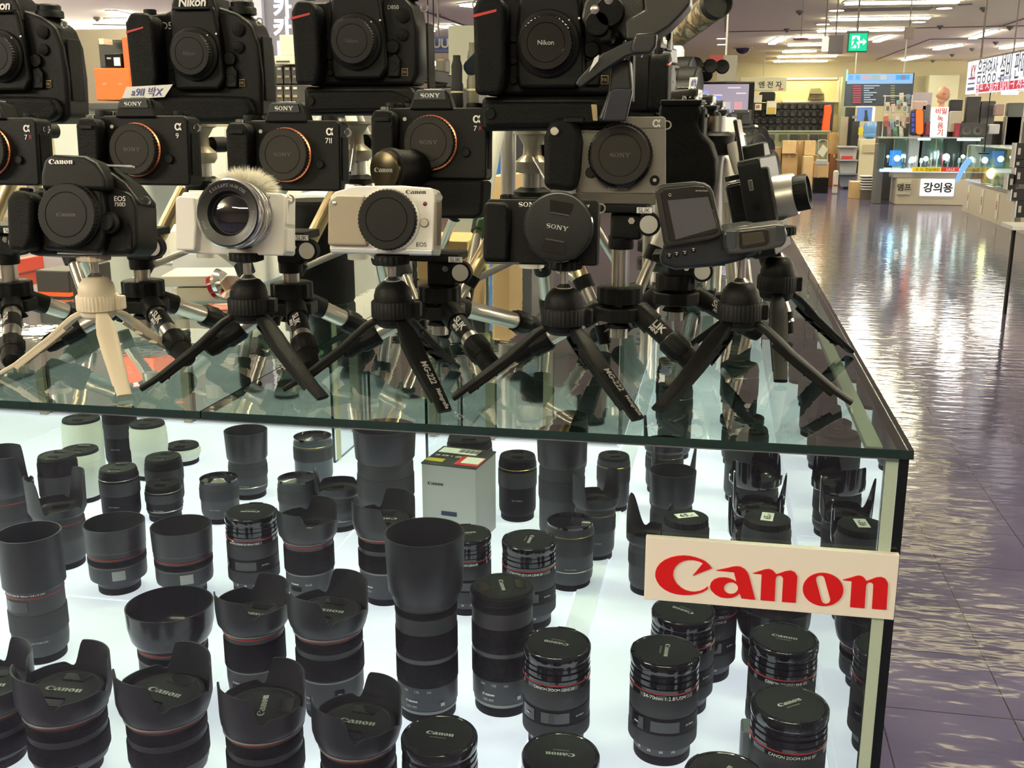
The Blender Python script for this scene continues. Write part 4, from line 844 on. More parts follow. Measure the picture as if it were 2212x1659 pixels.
mount(o, .014, .040, -.012, .034, GLS, GCAP, 'SONY', .48, deep=.018, capr=.0315, lm=mat('embossed cap lettering', (.075, .07, .062), .4))
G().lathe([(.0345, .003), (.0345, .012), (.0325, .013)], 100, (.0007, 1, 0, 1), yM(.014, -.012, .040)).obj('cap_rim', GLS, o)
disc(o, 'record_button', .051, .0145, -.012, .0052, .003, BLK); disc(o, 'record_button_centre', .051, .0145, -.0148, .002, .001, SILV, 14); disc(o, 'lens_release', -.018, .022, -.012, .0055, .003, GLS); lug(o, .062, .0, .073)
G().box((.008, .004, -.006), (.09, .04, .011)).obj('quick_release_plate', mat('dark bronze plate', (.07, .06, .05), .4), o, .001)
# ---------------- shapes cut to an outline, with real thickness ----------------
at0 = at
def slab(name, pts, Y, th, m, parent=None, bev=.0015, off=0, segs=2):
    Y = fy(Y); P_ = [at0(x, y, Y) for x, y in pts]
    g = G(); a = g.ring([(p.x, Y-off, p.z) for p in P_]); b = g.ring([(p.x, Y-off+th, p.z) for p in P_]); n = len(pts)
    g.bm.faces.new(a); g.bm.faces.new(b[::-1])
    for i in range(n): g.bm.faces.new([a[i], b[i], b[(i+1) % n], a[(i+1) % n]])
    o = g.obj(name, m, parent, bev, segs=segs)
    return o
def rectp(name, x0, y0, x1, y1, Y, d, m, parent=None, bev=0, z0=None):
    Y = fy(Y); a = at0(x0, (y0+y1)/2, Y); b = at0(x1, (y0+y1)/2, Y); t = at0((x0+x1)/2, y0, Y).z; u = at0((x0+x1)/2, y1, Y).z if z0 is None else z0
    return G().box(((a.x+b.x)/2, Y+d/2, (t+u)/2), (b.x-a.x, d, t-u)).obj(name, m, parent, bev)
def ptext(s, px, py, Y, wpx, m, parent, name='lettering', **k):
    p = at0(px, py, fy(Y)); return text(s, wpx/FPX*fy(Y), m, parent, (p.x, p.y-.0012-(p.y > 5)*.01, p.z), name=name, **k)
O0 = (0, 0, 0)
# ---- video recorder on the corner tripod
NAVY = mat('blue black plastic', (.011, .014, .021), .35, bump=(700, .2))
o = thing('video_recorder', 'dark handheld video recorder with square screen and microphone head, tilted on a tripod', 'recorder', O0)
Y = 1.055
slab('body', [(1424, 556), (1434, 522), (1542, 510), (1562, 494), (1610, 487), (1636, 490), (1640, 545), (1600, 565), (1545, 577), (1458, 584), (1426, 574)], Y, .05, NAVY, o, .005, segs=4)
slab('screen_frame', [(1416, 412), (1422, 402), (1434, 397), (1500, 391), (1522, 394), (1534, 402), (1541, 415), (1562, 505), (1540, 515), (1440, 530), (1434, 522)], Y, .014, mat('screen frame plastic', (.017, .016, .014), .45), o, .004, .012, 4)
s = slab('screen_bezel', [(1428, 413), (1437, 405), (1500, 399), (1521, 401), (1531, 412), (1553, 494), (1545, 502), (1452, 520), (1446, 514)], Y, .003, GLS, o, .001, .0135)
slab('screen', [(1444, 431), (1530, 423), (1549, 489), (1461, 514)], Y, .002, mat('grey lcd', (.075, .075, .085), .3), s, 0, .0145)
ptext('Q', 1447, 421, Y-.0145, 6, GREYL, s); ptext('HD RECORDER', 1516, 412, Y-.0145, 26, GREYL, s)
mic = slab('microphone_head', [(1562, 500), (1572, 492), (1620, 488), (1684, 480), (1694, 487), (1699, 502), (1697, 520), (1686, 530), (1650, 537), (1600, 544), (1574, 545), (1564, 535)], Y, .046, mat('bronze grey plastic', (.055, .053, .05), .35), o, .007, .016, 5)
for a in ((1568, 499, 1590, 536), (1676, 487, 1695, 523)):
    gr = rectp('mesh_grille', a[0], a[1], a[2], a[3], Y-.0168, .002, mat('steel blue mesh', (.10, .13, .18), .4, .6), mic, .0006)
    hg = G(); q0 = at(a[0]+1, a[1]+2, Y-.0168); q1 = at(a[2]-1, a[3]-2, Y-.0168)
    for i in range(7):
        for j in range(11):
            hg.box((q0.x+(q1.x-q0.x)*(i+.5*(j % 2)+.2)/7.2, Y-.017, q0.z+(q1.z-q0.z)*j/10.5), (.0009, .0004, .0009))
    hg.obj('mesh_holes', DKL, gr)
slab('lens_window', [(1596, 496), (1650, 490), (1658, 496), (1660, 518), (1652, 526), (1600, 534), (1596, 526)], Y, .002, GLS, mic, .0008, .0175)
slab('lens_window_inner', [(1602, 501), (1646, 496), (1652, 518), (1604, 527)], Y, .002, mat('smoky window', (.05, .042, .03), .15), mic, .0005, .0185)
for i in range(4): slab('grip_line', [(1556+i*4, 507-i), (1557.5+i*4, 507-i), (1559+i*4, 540), (1557.5+i*4, 540)], Y, .001, GLS, o, 0, .001+.016*(i > 1))
for i, (x, y) in enumerate(((1446, 552), (1462, 549), (1480, 546), (1498, 540))):
    p = at(x, y, Y); G().lathe([(.0028, 0), (.0028, .0015), (.002, .002)], 16, None, yM(p.x, Y, p.z)).obj('button', GLS, o); G().box((p.x, Y-.0022, p.z), (.001, .0004, .001)).obj('button_mark', WHT, o)
# ---- camera seen from the side on the rear corner tripod
o = camera('mirrorless_camera', 'black camera with silver lens pointing to the aisle, its flip screen raised', 1668, 546, 1.24, 78, -13, 0, sc=.97)
pr(o, 'body', [(-.054, 0), (.054, 0), (.056, .003), (.056, .105), (.052, .112), (-.052, .112), (-.056, .108), (-.056, .003)], -.014, .012, BODY, .003)
pr(o, 'grip', [(-.056, .02), (-.04, .02), (-.036, .06), (-.04, .1), (-.056, .1)], -.021, -.006, RUB, .004)
G().box((0, .022, .045), (.08, .022, .09)).obj('battery_block', GLS, o, .005); G().box((.0, .024, .095), (.07, .016, .006)).obj('clip_rail', GLS, o, .001)
G().box((-.0568, 0, .083), (.001, .005, .012)).obj('port', SILV, o, .0004); G().box((-.0572, 0, .083), (.001, .0035, .0105)).obj('port_opening', DKL, o)
G().cyl((-.0565, -.002, .058), (-.0572, -.002, .058), .004, segs=20).obj('jack_cover', GLS, o)
G().box((-.03, .008, .130), (.026, .005, .056)).obj('flip_screen', GLS, o, .002)
pr(o, 'prism', [(-.022, .11), (.022, .11), (.014, .128), (-.014, .128)], -.014, .016, BODY, .003)
Ml = yM(0, -.014, .062)
G().lathe([(.0265, 0), (.0265, .006), (.0255, .008), (.0245, .022), (.0235, .024)], 64, None, Ml).obj('lens_barrel', mat('silver lens paint', (.45, .43, .4), .35, .8), o)
G().lathe([(.0205, .022), (.0205, .037), (.0195, .039), (.018, .039), (.017, .036), (0, .034)], 64, (.0006, 1, 0, 1), Ml).obj('front_ring', BLK, o)
# ---- row of cameras along the aisle side, seen from their grips
for i, (px, py, Y_, yw, g2, lb) in enumerate(((1478, 432, 1.42, 82, True, 'black camera with sculpted grip, nearest of the row behind the grey cinema camera'),
        (1512, 420, 1.60, 82, True, 'black camera with sculpted grip, second of the row behind the grey cinema camera'),
        (1536, 408, 1.80, 82, True, 'black camera with sculpted grip, third of the row behind the grey cinema camera'))):
    q = sony(px, py, lb, '7', None, Y_, yw, 0, grip2=g2, sticker=(i == 0)); q['group'] = 'cameras in the row along the aisle'
    G().prx([(.024, 0), (-.046, 0), (-.050, .03), (-.049, .055), (-.042, .074), (-.028, .088), (-.024, .100), (-.029, .112), (-.024, .122), (.024, .120)][::-1], -.070, -.038).obj('side_grip', RUB, q, .009, segs=5); G().prx([(.022, .119), (-.028, .119), (-.030, .126), (.022, .126)][::-1], -.072, -.04).obj('shoulder_plate', BODY, q, .002); dial(q, -.056, -.012, .125, .010, .006, GLS)
def simple_cam(px, py, Y, yaw, pitch, label, m, top, lensm=BLK, hood=True, sc=1, w=.065, h=.075):
    q = camera('compact_camera', label, px, py, Y, yaw, pitch, sc=sc, group='small cameras crowded at the far end of the row')
    pr(q, 'body', [(-w, 0), (w, 0), (w, h*.85), (w*.8, h), (-w*.8, h), (-w, h*.85)], -.014, .018, m, .005)
    if hood: pr(q, 'prism', [(-.026, h*.95), (.026, h*.95), (.018, h*1.3), (-.018, h*1.3)], -.02, .02, top, .004)
    G().lathe([(.029, 0), (.029, .02), (.031, .022), (.031, .05), (.028, .052), (.02, .05), (0, .048)], 40, None, yM(0, -.014, h*.48)).obj('lens', lensm, q)
    dial(q, w*.7, 0, h*.98, .01, .008, SILV if m is WHP else BLK); dial(q, -w*.7, -.002, h*.98, .009, .006, BLK)
    b0 = q.matrix_basis.translation; 
    if b0.z-GT > .02: G().cyl((0, 0, 0), Vector((0, 0, -(b0.z-GT)/sc)), .009, segs=14).obj('support_pole', SILV, q); G().cyl(Vector((0, 0, -(b0.z-GT)/sc)), Vector((0, 0, -(b0.z-GT)/sc+.01)), .035, segs=24).obj('support_base', BLK, q)
    G().box((w+.0006, 0, h*.5), (.0016, .02, h*.5)).obj('side_door', mat('side door rubber', (.03, .03, .03), .6), q, .0005)
    return q
simple_cam(1566, 392, 1.7, 60, -8, 'white camera with black lens beside the raised flip screen, upper one', WHP, WHP, sc=.98)
simple_cam(1592, 432, 1.52, 72, -10, 'white camera with black trim just left of the silver lens camera', WHP, BLK, sc=.9)
simple_cam(1560, 352, 2.2, 70, 0, 'black camera with pale side window behind the sculpted grips', BODY, BLK)
simple_cam(1590, 340, 2.5, 60, 0, 'black camera with a petal shaped shade near the monitor', BODY, BLK)
simple_cam(1612, 352, 2.9, 60, 0, 'silver topped camera below the monitor', BODY, WHP)
simple_cam(1408, 268, 1.75, 75, 0, 'black camera with domed top in the upper right row', BODY, BODY)
simple_cam(1428, 232, 2.1, 75, 0, 'black camera with round top left of the monitor, lower one', BODY, mat('grey cap', (.05, .05, .05), .4), sc=1.1)
simple_cam(1425, 200, 2.4, 75, 0, 'black camera left of the monitor, upper one', BODY, BODY, sc=1.1)
nk = nikon(1398, 285, 'black SLR with a red line carrying a tall upright lens, behind the video camera', 'D850', 1.5, False, yaw=82, sc=.75)
# tall upright lens
tl = thing('telephoto_lens', 'tall ribbed black lens standing upright behind the video camera plate', 'camera lens', at(1398, 205, 1.6))
G().lathe([(.028, 0), (.030, .01), (.030, .07), (.034, .08), (.034, .12), (.031, .125)], 64, (.0008, 2, 2, 4)).obj('barrel', BLK, tl)
G().lathe([(.0345, .122), (.036, .125), (.036, .13), (.034, .132)], 48).obj('front_ring', mat('grey ring', (.25, .25, .24), .3, .8), tl); G().box((.033, -.012, .07), (.002, .006, .08)).obj('scale_strip', WPAP, tl)
# ---- video camera on its bracket, upper right of the back row
o = thing('video_camera', 'large black video camera with two side knobs on a slanted mounting plate', 'video camera', O0)
Y = 1.12
VB = mat('dark video camera shell', (.010, .0095, .01), .42, bump=(500, .3))
slab('body', [(1296, -40), (1392, -40), (1394, 22), (1410, 60), (1398, 95), (1352, 88), (1335, 70), (1300, 92), (1272, 70), (1255, 40), (1262, 5)], Y+.01, .09, VB, o, .003)
slab('side_shell', [(1388, -40), (1492, -40), (1492, 8), (1472, 32), (1446, 58), (1392, 92), (1352, 86), (1350, 45), (1392, 22)], Y-.012, .06, mat('grey black shell', (.020, .018, .016), .42), o, .003)
slab('lower_housing', [(1262, 36), (1300, 34), (1326, 66), (1322, 92), (1298, 94), (1276, 72)], Y-.004, .03, BLK, o, .004)
for x, y in ((1286, 21), (1316, 0)):
    p = at(x, y, Y-.006); G().lathe([(.0045, 0), (.0045, .004), (.003, .005)], 20, None, yM(p.x, Y-.006, p.z)).obj('terminal', SILV, o)
for x, y, r in ((1292, 52, .0125), (1318, 26, .015)):
    p = at(x, y, Y-.002); G().lathe([(r, 0), (r, .006), (r*.9, .008), (r*.4, .008)], 40, None, yM(p.x, Y-.002, p.z)).obj('rubber_knob', RUB, o)
slab('mounting_plate', [(1250, 168), (1300, 116), (1350, 90), (1376, 82), (1404, 90), (1398, 112), (1352, 122), (1300, 156), (1254, 190), (1242, 182)], Y-.02, .016, mat('dark slate metal', (.008, .0085, .011), .45), o, .002)
slab('side_plate', [(1372, 72), (1420, 70), (1417, 100), (1405, 116), (1366, 118), (1362, 100)], Y-.03, .012, mat('plum black metal', (.02, .018, .022), .4, .2), o, .003)
slab('arm', [(1318, 130), (1362, 128), (1366, 190), (1330, 262), (1290, 262), (1312, 200)], Y, .02, mat('dark slate metal', (.03, .032, .038), .35, .4), o, .004)
slab('foot_plate', [(1316, 196), (1328, 190), (1364, 190), (1367, 198), (1352, 262), (1300, 262)], Y-.014, .008, mat('navy plate', (.02, .021, .034), .4, .3), o, .002)
slab('paper_tag', [(1272, 156), (1292, 132), (1294, 118), (1284, 125)], Y-.028, .0008, WPAP, o, 0)
slab('post', [(1276, 225), (1288, 225), (1290, 262), (1280, 262)], Y+.02, .012, CHAMP, o, .001)
# support legs under it
o = stand(-.01, 1.45, .33, 'champagne tripod under the video camera on the right of the back row', WHP, .12, PI/2, head=False)
for (x, y, Y_, lb, rt) in ((430, 268, 1.36, 'champagne tripod under the black SLR right of the orange box', PI/2), (60, 240, 1.38, 'champagne tripod behind the left edge cameras', PI/2), (766, 262, 1.38, 'champagne tripod under the middle SLR of the back row', PI/2), (1150, 283, 1.34, 'champagne tripod under the right SLR, with a long chrome handle', PI/2)):
    p = at(x, y, Y_); stand(p.x, p.y, p.z-GT, lb, CHAMP, .12, rt)
# monopod tubes seen between camera bodies
for i, (x, y, Y_) in enumerate(((1098, 300, 1.7), (745, 300, 1.75))):
    p = at(x, y, Y_); q = stand(p.x, p.y, .38, ['pale grey tripod left of the grey cinema camera', 'pale grey tripod between the two right cameras with copper rings'][i], mat('pale grey tube', (.5, .5, .47), .4), .2, .4+i*.8, head=False)

# ---------------- things lying on the counter ----------------
def cbox(name, label, x0, y0, x1, y1, Y, d, m, cat='box', group=None, bev=.002, down=True):
    t = thing(name, label, cat, O0, group=group); rectp('carton', x0, y0, x1, y1, Y, d, m, t, bev, GT+.001 if down else None); return t
cbox('low_white_box', 'low white box lying behind the beige tripod', 372, 548, 520, 600, 1.62, .2, WPAP)
cbox('low_white_box', 'pale low box behind the white camera tripod', 300, 500, 365, 560, 1.9, .2, WHP)
fold = thing('plastic_case', 'translucent cream plastic case lying flat between the left tripods', 'case', O0)
p = on(418, 655, GT); G().box((p.x, p.y+.05, GT+.034), (.12, .09, .018), .25).obj('lid', mat('translucent cream', (.72, .68, .55), .25), fold, .003); G().box((p.x+.01, p.y+.05, GT+.012), (.10, .08, .022), .25).obj('tray', mat('cream tray', (.6, .55, .42), .4), fold, .003)
rl = thing('red_strap_reel', 'glossy red and chrome reel behind the cream plastic case', 'reel', at(466, 618, 1.5)); rl.scale = (.62,)*3; G().lathe([(.012, -.012), (.03, -.008), (.03, .008), (.012, .012)], 32, None, Matrix.Rotation(R(70), 4, 'Y')).obj('reel', mat('glossy red', (.20, .01, .012), .15), rl); G().lathe([(.03, .004), (.04, .02), (.03, .03)], 32, None, Matrix.Rotation(R(70), 4, 'Y')).obj('bowl', CHR, rl)
rp = thing('red_paper', 'red and white leaflet lying under the tripods', 'leaflet', O0); p = on(505, 668, GT); G().box((p.x, p.y+.02, GT+.0012), (.1, .06, .0012), .3).obj('sheet', mat('salmon paper', (.6, .14, .1), .6), rp); G().box((p.x-.01, p.y+.035, GT+.0022), (.07, .012, .0004), .3).obj('white_band', WPAP, rp)
sp_ = thing('speaker', 'black ribbed cylinder speaker with a green triangle, behind the white camera', 'speaker', O0); p = at(665, 560, 1.5)
G().lathe([(.05, 0), (.052, .004), (.052, .15), (.048, .156)], 96, (.0012, 1, 1, 2), Matrix.Translation((p.x, 1.55, GT+.001))).obj('body', RUB, sp_)
q = slab('green_triangle', [(664, 548), (664, 580), (668, 581), (689, 571), (690, 567), (668, 548)], 1.49, .003, mat('green plastic', (.03, .30, .05), .4), sp_, .001); q.location.y = 0
bo = cbox('orange_black_box', 'flat black and orange box behind the beige tripod', 78, 585, 150, 632, 1.5, .12, mat('dark card', (.02, .015, .012), .5)); rectp('orange_edge', 78, 632, 150, 640, 1.495, .01, ORG, bo)
cbox('red_topped_box', 'small red topped box at the far left behind the tripods', 0, 565, 22, 590, 1.7, .1, mat('red card', (.55, .05, .03), .5))
pch = thing('snack_pouch', 'crinkled green and yellow pouch behind the compact black camera', 'pouch', O0); slab('pouch', [(1020, 598), (1008, 545), (1030, 470), (1045, 468), (1048, 560), (1052, 596)], 1.55, .03, mottled('green yellow foil', (.05, .12, .04), (.35, .32, .06), 18, .35), pch, .006)
cbox('brown_carton', 'open brown carton behind the middle tripods', 900, 520, 1010, 590, 1.8, .15, CARD)
cbox('pale_carton', 'pale carton behind the battery grip camera', 1062, 380, 1100, 470, 2.1, .15, CARDL)
pic = thing('picture_sleeve', 'clear sleeve with a blue sea picture and barcode between pale tripod legs', 'picture', O0); slab('sleeve', [(1132, 360), (1165, 352), (1168, 430), (1126, 436)], 1.9, .02, mottled('sea picture', (.15, .35, .5), (.6, .65, .6), 9, .4), pic, .001)
for i in range(5): slab('barcode_bar', [(1138+i*5, 350), (1140+i*5, 350), (1138+i*5, 366), (1136+i*5, 366)], 1.89, .002, DKL, pic, 0)
cbox('blue_bottle_box', 'bright blue carton seen below the right SLR camera', 1055, 282, 1075, 345, 2.6, .12, mat('bright blue card', (.03, .2, .7), .4)); cbox('dark_carton', 'dark carton with silver print right of the blue carton', 1104, 290, 1150, 340, 2.7, .15, mat('dark carton', (.03, .03, .035), .4))
WB = mat('bright backdrop white', (.55, .56, .52), .55)  # white boxes put in for the bright, lit background behind the cameras
for i, (x0, y0, x1, y1, Y_) in enumerate(((195, 238, 300, 300, 2.5), (120, 262, 195, 420, 2.3), (385, 275, 490, 480, 2.35), (560, 240, 645, 300, 2.42), (716, 300, 805, 420, 2.4), (490, 440, 560, 520, 2.2), (640, 420, 760, 520, 2.25))):
    cbox('white_backdrop_box', ['white box in place of the lit background, under the orange box', 'white box in place of the lit background, between the two left mirrorless cameras', 'white box in place of the lit background, behind the beige pan head', 'white box in place of the lit background, under the stack of black boxes', 'white box in place of the lit background, behind the pale tripod', 'low white backdrop box behind the fur windscreen', 'low white backdrop box behind the speaker'][i], x0, y0, x1, y1, Y_, .2, WB, group='white backdrop boxes at the back of the counter')
# upper shelf goods behind the back row
sh = thing('goods_rack', 'dark rack across the back of the counter carrying boxes', 'rack', O0)
for zpx in (222,): rectp('board', 120, 222, 660, 236, 2.45, .4, mat('dark shelf', (.03, .03, .03), .4), sh, .002)
for x in (125, 655): rectp('upright', x-5, 236, x+5, 400, 2.5, .03, BLK, sh, 0, GT+.001)
ob = thing('orange_box', 'orange carton on the rack between the two left SLR cameras', 'box', O0); rectp('carton', 205, 147, 281, 217, 2.46, .2, ORG, ob, .003); rectp('side_panel', 268, 80, 284, 217, 2.47, .18, mat('orange side', (.8, .1, .01), .5), ob, .002)
for x in (226, 260): ptext('GO', x, 181, 2.459, 10, mat('pale orange print', (.9, .4, .25), .5), ob)
bb_ = thing('black_box', 'black carton with silver print standing on the orange one', 'box', O0); rectp('carton', 214, 86, 268, 146, 2.52, .12, mat('black card', (.02, .02, .018), .5), bb_, .002)
lb_ = thing('label_box', 'black blister pack with pale label in front of the black carton', 'box', O0); rectp('pack', 226, 115, 262, 146, 2.47, .04, GLS, lb_, .002); rectp('pale_label', 246, 124, 258, 142, 2.465, .004, WPAP, lb_); ptext('PRO', 236, 126, 2.468, 10, WHT, lb_)
wb_ = thing('white_tag_box', 'tiny cream box on top of the black carton', 'box', O0); rectp('box', 213, 83, 224, 96, 2.46, .04, CREAM, wb_, .001)
DARKB = mat('dark printed box', (.04, .035, .03), .5); k = 0
for j in range(2):
    for i in range(5):
        t = thing('memory_box', ['upper', 'lower'][j]+' row dark box with red edge, '+['first', 'second', 'third', 'fourth', 'fifth'][i]+' from the left behind the SLR cameras', 'box', O0, group='dark boxes stacked on the rack')
        x0 = 562+i*17; rectp('box', x0, 142+j*42, x0+15, 181+j*42, 2.5, .1, DARKB, t, .001); rectp('red_edge', x0+14, 142+j*42, x0+16.5, 181+j*42, 2.505, .1, mat('dull red edge', (.3, .05, .02), .5), t)
        rectp('white_print', x0+3, 146+j*42, x0+11, 151+j*42, 2.498, .003, GREYL, t); rectp('gold_print', x0+3, 163+j*42, x0+12, 168+j*42, 2.498, .003, mat('tan print', (.3, .25, .14), .5), t)
t = thing('cream_box', 'flat cream box lying on the dark boxes', 'box', O0); rectp('box', 592, 120, 660, 139, 2.48, .15, CREAM, t, .002); rectp('print_line', 596, 131, 625, 134, 2.478, .003, DKL, t)
t = thing('cream_carton', 'upright cream carton with round print on the flat cream box', 'box', O0); rectp('box', 604, 75, 640, 120, 2.5, .08, CREAM, t, .002)
# tall sign behind
t = thing('hangul_sign', 'grey violet sign board with large white letters behind the middle SLR camera', 'sign', O0); rectp('board', 520, -60, 660, 145, 3.4, .08, mat('grey violet board', (.16, .15, .20), .5), t, .003)
for y in (17, 60): ptext('카', 610, y, 3.4, 42, emat('lit white letters', (.9, .86, 1), 1.6), t, bold=.04)
rectp('letter_bar', 599, 88, 608, 122, 3.39, .01, emat('lit white letters', (.9, .86, 1), 1.6), t)
rectp('light_strip', 548, -60, 566, 140, 3.38, .02, mat('pale violet strip', (.5, .5, .66), .5), t)
# black optics on the rack, right
for i, (pts, lb) in enumerate((([(978, 125), (994, 125), (998, 140), (1001, 170), (1002, 235), (977, 235), (978, 160), (975, 140)], 'black telephoto lens standing upright, middle of three between the SLRs'),
        ([(1017, 100), (1030, 100), (1034, 160), (1034, 240), (1007, 240), (1012, 150)], 'dark telephoto lens at the left edge of the right SLR'),
        ([(900, 60), (912, 60), (916, 100), (920, 135), (898, 140), (896, 90)], 'olive scope beside the middle SLR'))):
    xs = [p[0] for p in pts]; ys = [p[1] for p in pts]; Y_ = 2.6; cx_ = sum(xs)/len(xs); t = thing('spotting_lens', lb, 'telephoto lens', at(cx_, max(ys), Y_), group='upright lenses on the rack'); s_ = Y_/FPX
    hw = (max(xs)-min(xs))/2*s_; hh = (max(ys)-min(ys))*s_
    G().lathe([(hw*.8, 0), (hw, hh*.05), (hw, hh*.45), (hw*.85, hh*.5), (hw*.9, hh*.8), (hw*.6, hh*.92), (hw*.6, hh)], 32).obj('barrel', [BLK, mat('olive black', (.05, .045, .03), .5), mat('olive black', (.05, .045, .03), .5)][i], t)
    G().lathe([(hw*1.03, hh*.3), (hw*1.03, hh*.33)], 32).obj('pale_ring', mat('tan print', (.3, .25, .14), .5), t)
t = thing('camcorder', 'black camcorder with a square hood, right of the middle SLR', 'video camera', O0); rectp('body', 900, 150, 938, 178, 2.7, .15, BLK, t, .004); rectp('hood', 902, 155, 930, 176, 2.68, .03, GLS, t, .004); rectp('handle', 905, 138, 935, 143, 2.72, .02, BLK, t, .002)
t = thing('camcorder', 'second dark camcorder with a round top right of the square hooded one', 'video camera', O0); rectp('body', 936, 160, 964, 190, 2.9, .12, BLK, t, .006); rectp('hood', 940, 125, 962, 160, 2.9, .06, mat('olive black', (.05, .045, .03), .5), t, .008)
rk = thing('goods_rack', 'low dark rack between the middle and right SLR cameras', 'rack', O0); rectp('board', 880, 238, 1050, 246, 2.5, .5, BLK, rk, .002); rectp('upright', 885, 246, 893, 400, 2.55, .03, BLK, rk, 0, GT+.001); rectp('upright', 1040, 246, 1048, 400, 2.55, .03, BLK, rk, 0, GT+.001)
rectp('lower_block', 898, 190, 1035, 238, 2.75, .1, mat('dark shelf', (.03, .03, .03), .4), rk, .004)
# flap left of the right D850
t = thing('hinged_screen', 'swung out dark screen at the left edge of the right SLR camera', 'screen', O0); slab('panel', [(999, 138), (1032, 104), (1035, 150), (1022, 164), (1008, 162), (1000, 150)], 1.35, .008, mat('dark blue grey glass', (.02, .03, .05), .15), t, .003)
# camouflage lens and monitor
cl = thing('camouflage_lens', 'long lens wrapped in camouflage pointing up at the ceiling', 'telephoto lens', O0)
a = at(1448, 92, 3.5); b = at(1541, 12, 3.2); d = (b-a).normalized()
G().sweep([a, a.lerp(b, .5), b], [(.032, .032), (.036, .036), (.042, .042)], 40).obj('barrel', mottled('camouflage wrap', (.28, .17, .06), (.42, .32, .2), 26, .6, c3=(.04, .04, .03)), cl)
G().lathe([(.043, 0), (.044, .03), (.041, .03), (.038, .002), (0, .001)], 40, None, Matrix.Translation(b+d*.004) @ d.to_track_quat('Z', 'Y').to_matrix().to_4x4()).obj('hood', BLK, cl)
g = G().cyl(a, (a.x-.06, a.y, a.z-.09), .03, segs=20); g.obj('mount_body', BLK, cl); G().cyl((a.x-.05, a.y, GT), (a.x-.05, a.y, a.z-.05), .012, segs=12).obj('pole', BLK, cl)
t = thing('white_block_camera', 'black camera with a white block on its end, left of the camouflage lens', 'camera', O0); rectp('body', 1415, 100, 1450, 132, 3.0, .1, BLK, t, .004); rectp('white_block', 1447, 98, 1476, 132, 2.98, .08, mat('white block', (.6, .6, .66), .5), t, .008)
rectp('support', 1425, 132, 1435, 300, 3.03, .04, BLK, t, 0, GT+.001)
CAMO = mottled('camouflage camera skin', (.02, .025, .015), (.16, .15, .10), 30, .5)
for i, (x, y, w, h) in enumerate(((1438, 148, 30, 30), (1468, 135, 32, 26), (1498, 138, 30, 30), (1530, 142, 28, 24), (1556, 143, 26, 20), (1482, 158, 26, 14), (1520, 160, 30, 14))):
    t = thing('camouflage_camera', ['leftmost of the dark cameras heaped above the monitor', 'camera with raised top in the heap above the monitor', 'camera with red mark in the middle of the heap above the monitor', 'camera with black hood in the heap above the monitor', 'rightmost camera of the heap above the monitor, with yellow mark', 'low camera with pale lamp, left one under the heap', 'low camera, right one under the heap'][i], 'camera', O0, group='dark cameras heaped above the monitor')
    rectp('body', x-w/2, y-h/3, x+w/2, y+h/2, 4.6+.05*i, .06, CAMO, t, .008); rectp('prism', x-w/5, y-h/1.7, x+w/5, y-h/3, 4.62+.05*i, .05, CAMO, t, .006)
    p = at(x+w/6, y+2, 4.6+.05*i); G().lathe([(.028, 0), (.03, .03), (.025, .035), (0, .03)], 24, None, yM(p.x, p.y, p.z)).obj('lens', BLK, t)
    p2 = at(x-w/3, y, 4.59+.05*i); G().box(p2, (.012, .004, .008)).obj('mark', [REDN, mat('yellow mark', (.6, .5, .05), .5)][i % 2], t)
mo = thing('monitor', 'wide monitor showing the bright shop hall, right of the camera row', 'monitor', O0); Y = 5.0
rectp('frame', 1440, 177, 1625, 392, Y, .05, GLS, mo, .004)
rectp('screen', 1445, 182, 1613, 388, Y-.004, .004, emat('screen mauve glow', (.50, .42, .52), .62), mo)
for (x0, y0, x1, y1, c) in ((1485, 196, 1530, 214, (.35, .45, .9)), (1485, 214, 1526, 221, (.06, .12, .6)), (1528, 207, 1556, 226, (.3, .36, .95)), (1490, 226, 1526, 248, (.75, .75, .95)), (1530, 228, 1550, 250, (.65, .62, .75)), (1560, 220, 1578, 236, (.62, .58, .62)), (1586, 220, 1603, 238, (.85, .4, .42)), (1555, 236, 1575, 246, (.1, .15, .5)), (1578, 236, 1590, 246, (.35, .5, .7)), (1485, 250, 1612, 262, (.28, .25, .32)), (1500, 262, 1560, 290, (.5, .42, .55)), (1572, 188, 1600, 191, (.95, .8, .85)), (1540, 204, 1560, 207, (.95, .85, .85)), (1590, 200, 1612, 203, (.95, .8, .85)), (1586, 262, 1612, 385, (.5, .4, .6)), (1490, 186, 1512, 196, (.3, .26, .27))):
    rectp('screen_picture_patch', x0, y0, x1, y1, Y-.006, .002, emat('screen %s' % (c,), c, .7), mo)
rectp('stand', 1530, 392, 1545, 470, Y+.01, .05, BLK, mo, 0, 0.0); rectp('stand_foot', 1490, 500, 1590, 510, Y-.1, .3, BLK, mo, 0, 0.0)
hd = thing('dark_board', 'dark square panel with two white dots hanging in front of the monitor', 'panel', O0); rectp('panel', 1580, 237, 1623, 276, 3.2, .02, mat('charcoal violet panel', (.022, .02, .03), .5), hd, .002)
for x in (1584, 1617): rectp('dot', x-1, 239, x+1, 241, 3.198, .002, WHT, hd)
rectp('stem', 1600, 276, 1606, 400, 3.21, .01, BLK, hd, 0, GT+.001)
wp = thing('hanging_board', 'white panel with a red corner hanging behind the heap of cameras', 'sign', O0); rectp('panel', 1550, 119, 1592, 176, 8, .04, mat('ivory panel', (.62, .58, .48), .5), wp, .004); rectp('red_corner', 1533, 119, 1562, 132, 7.98, .03, mat('pink red panel', (.7, .12, .12), .5), wp); rectp('hanging_rod', 1569, 0, 1573, 119, 8, .02, ALU, wp)
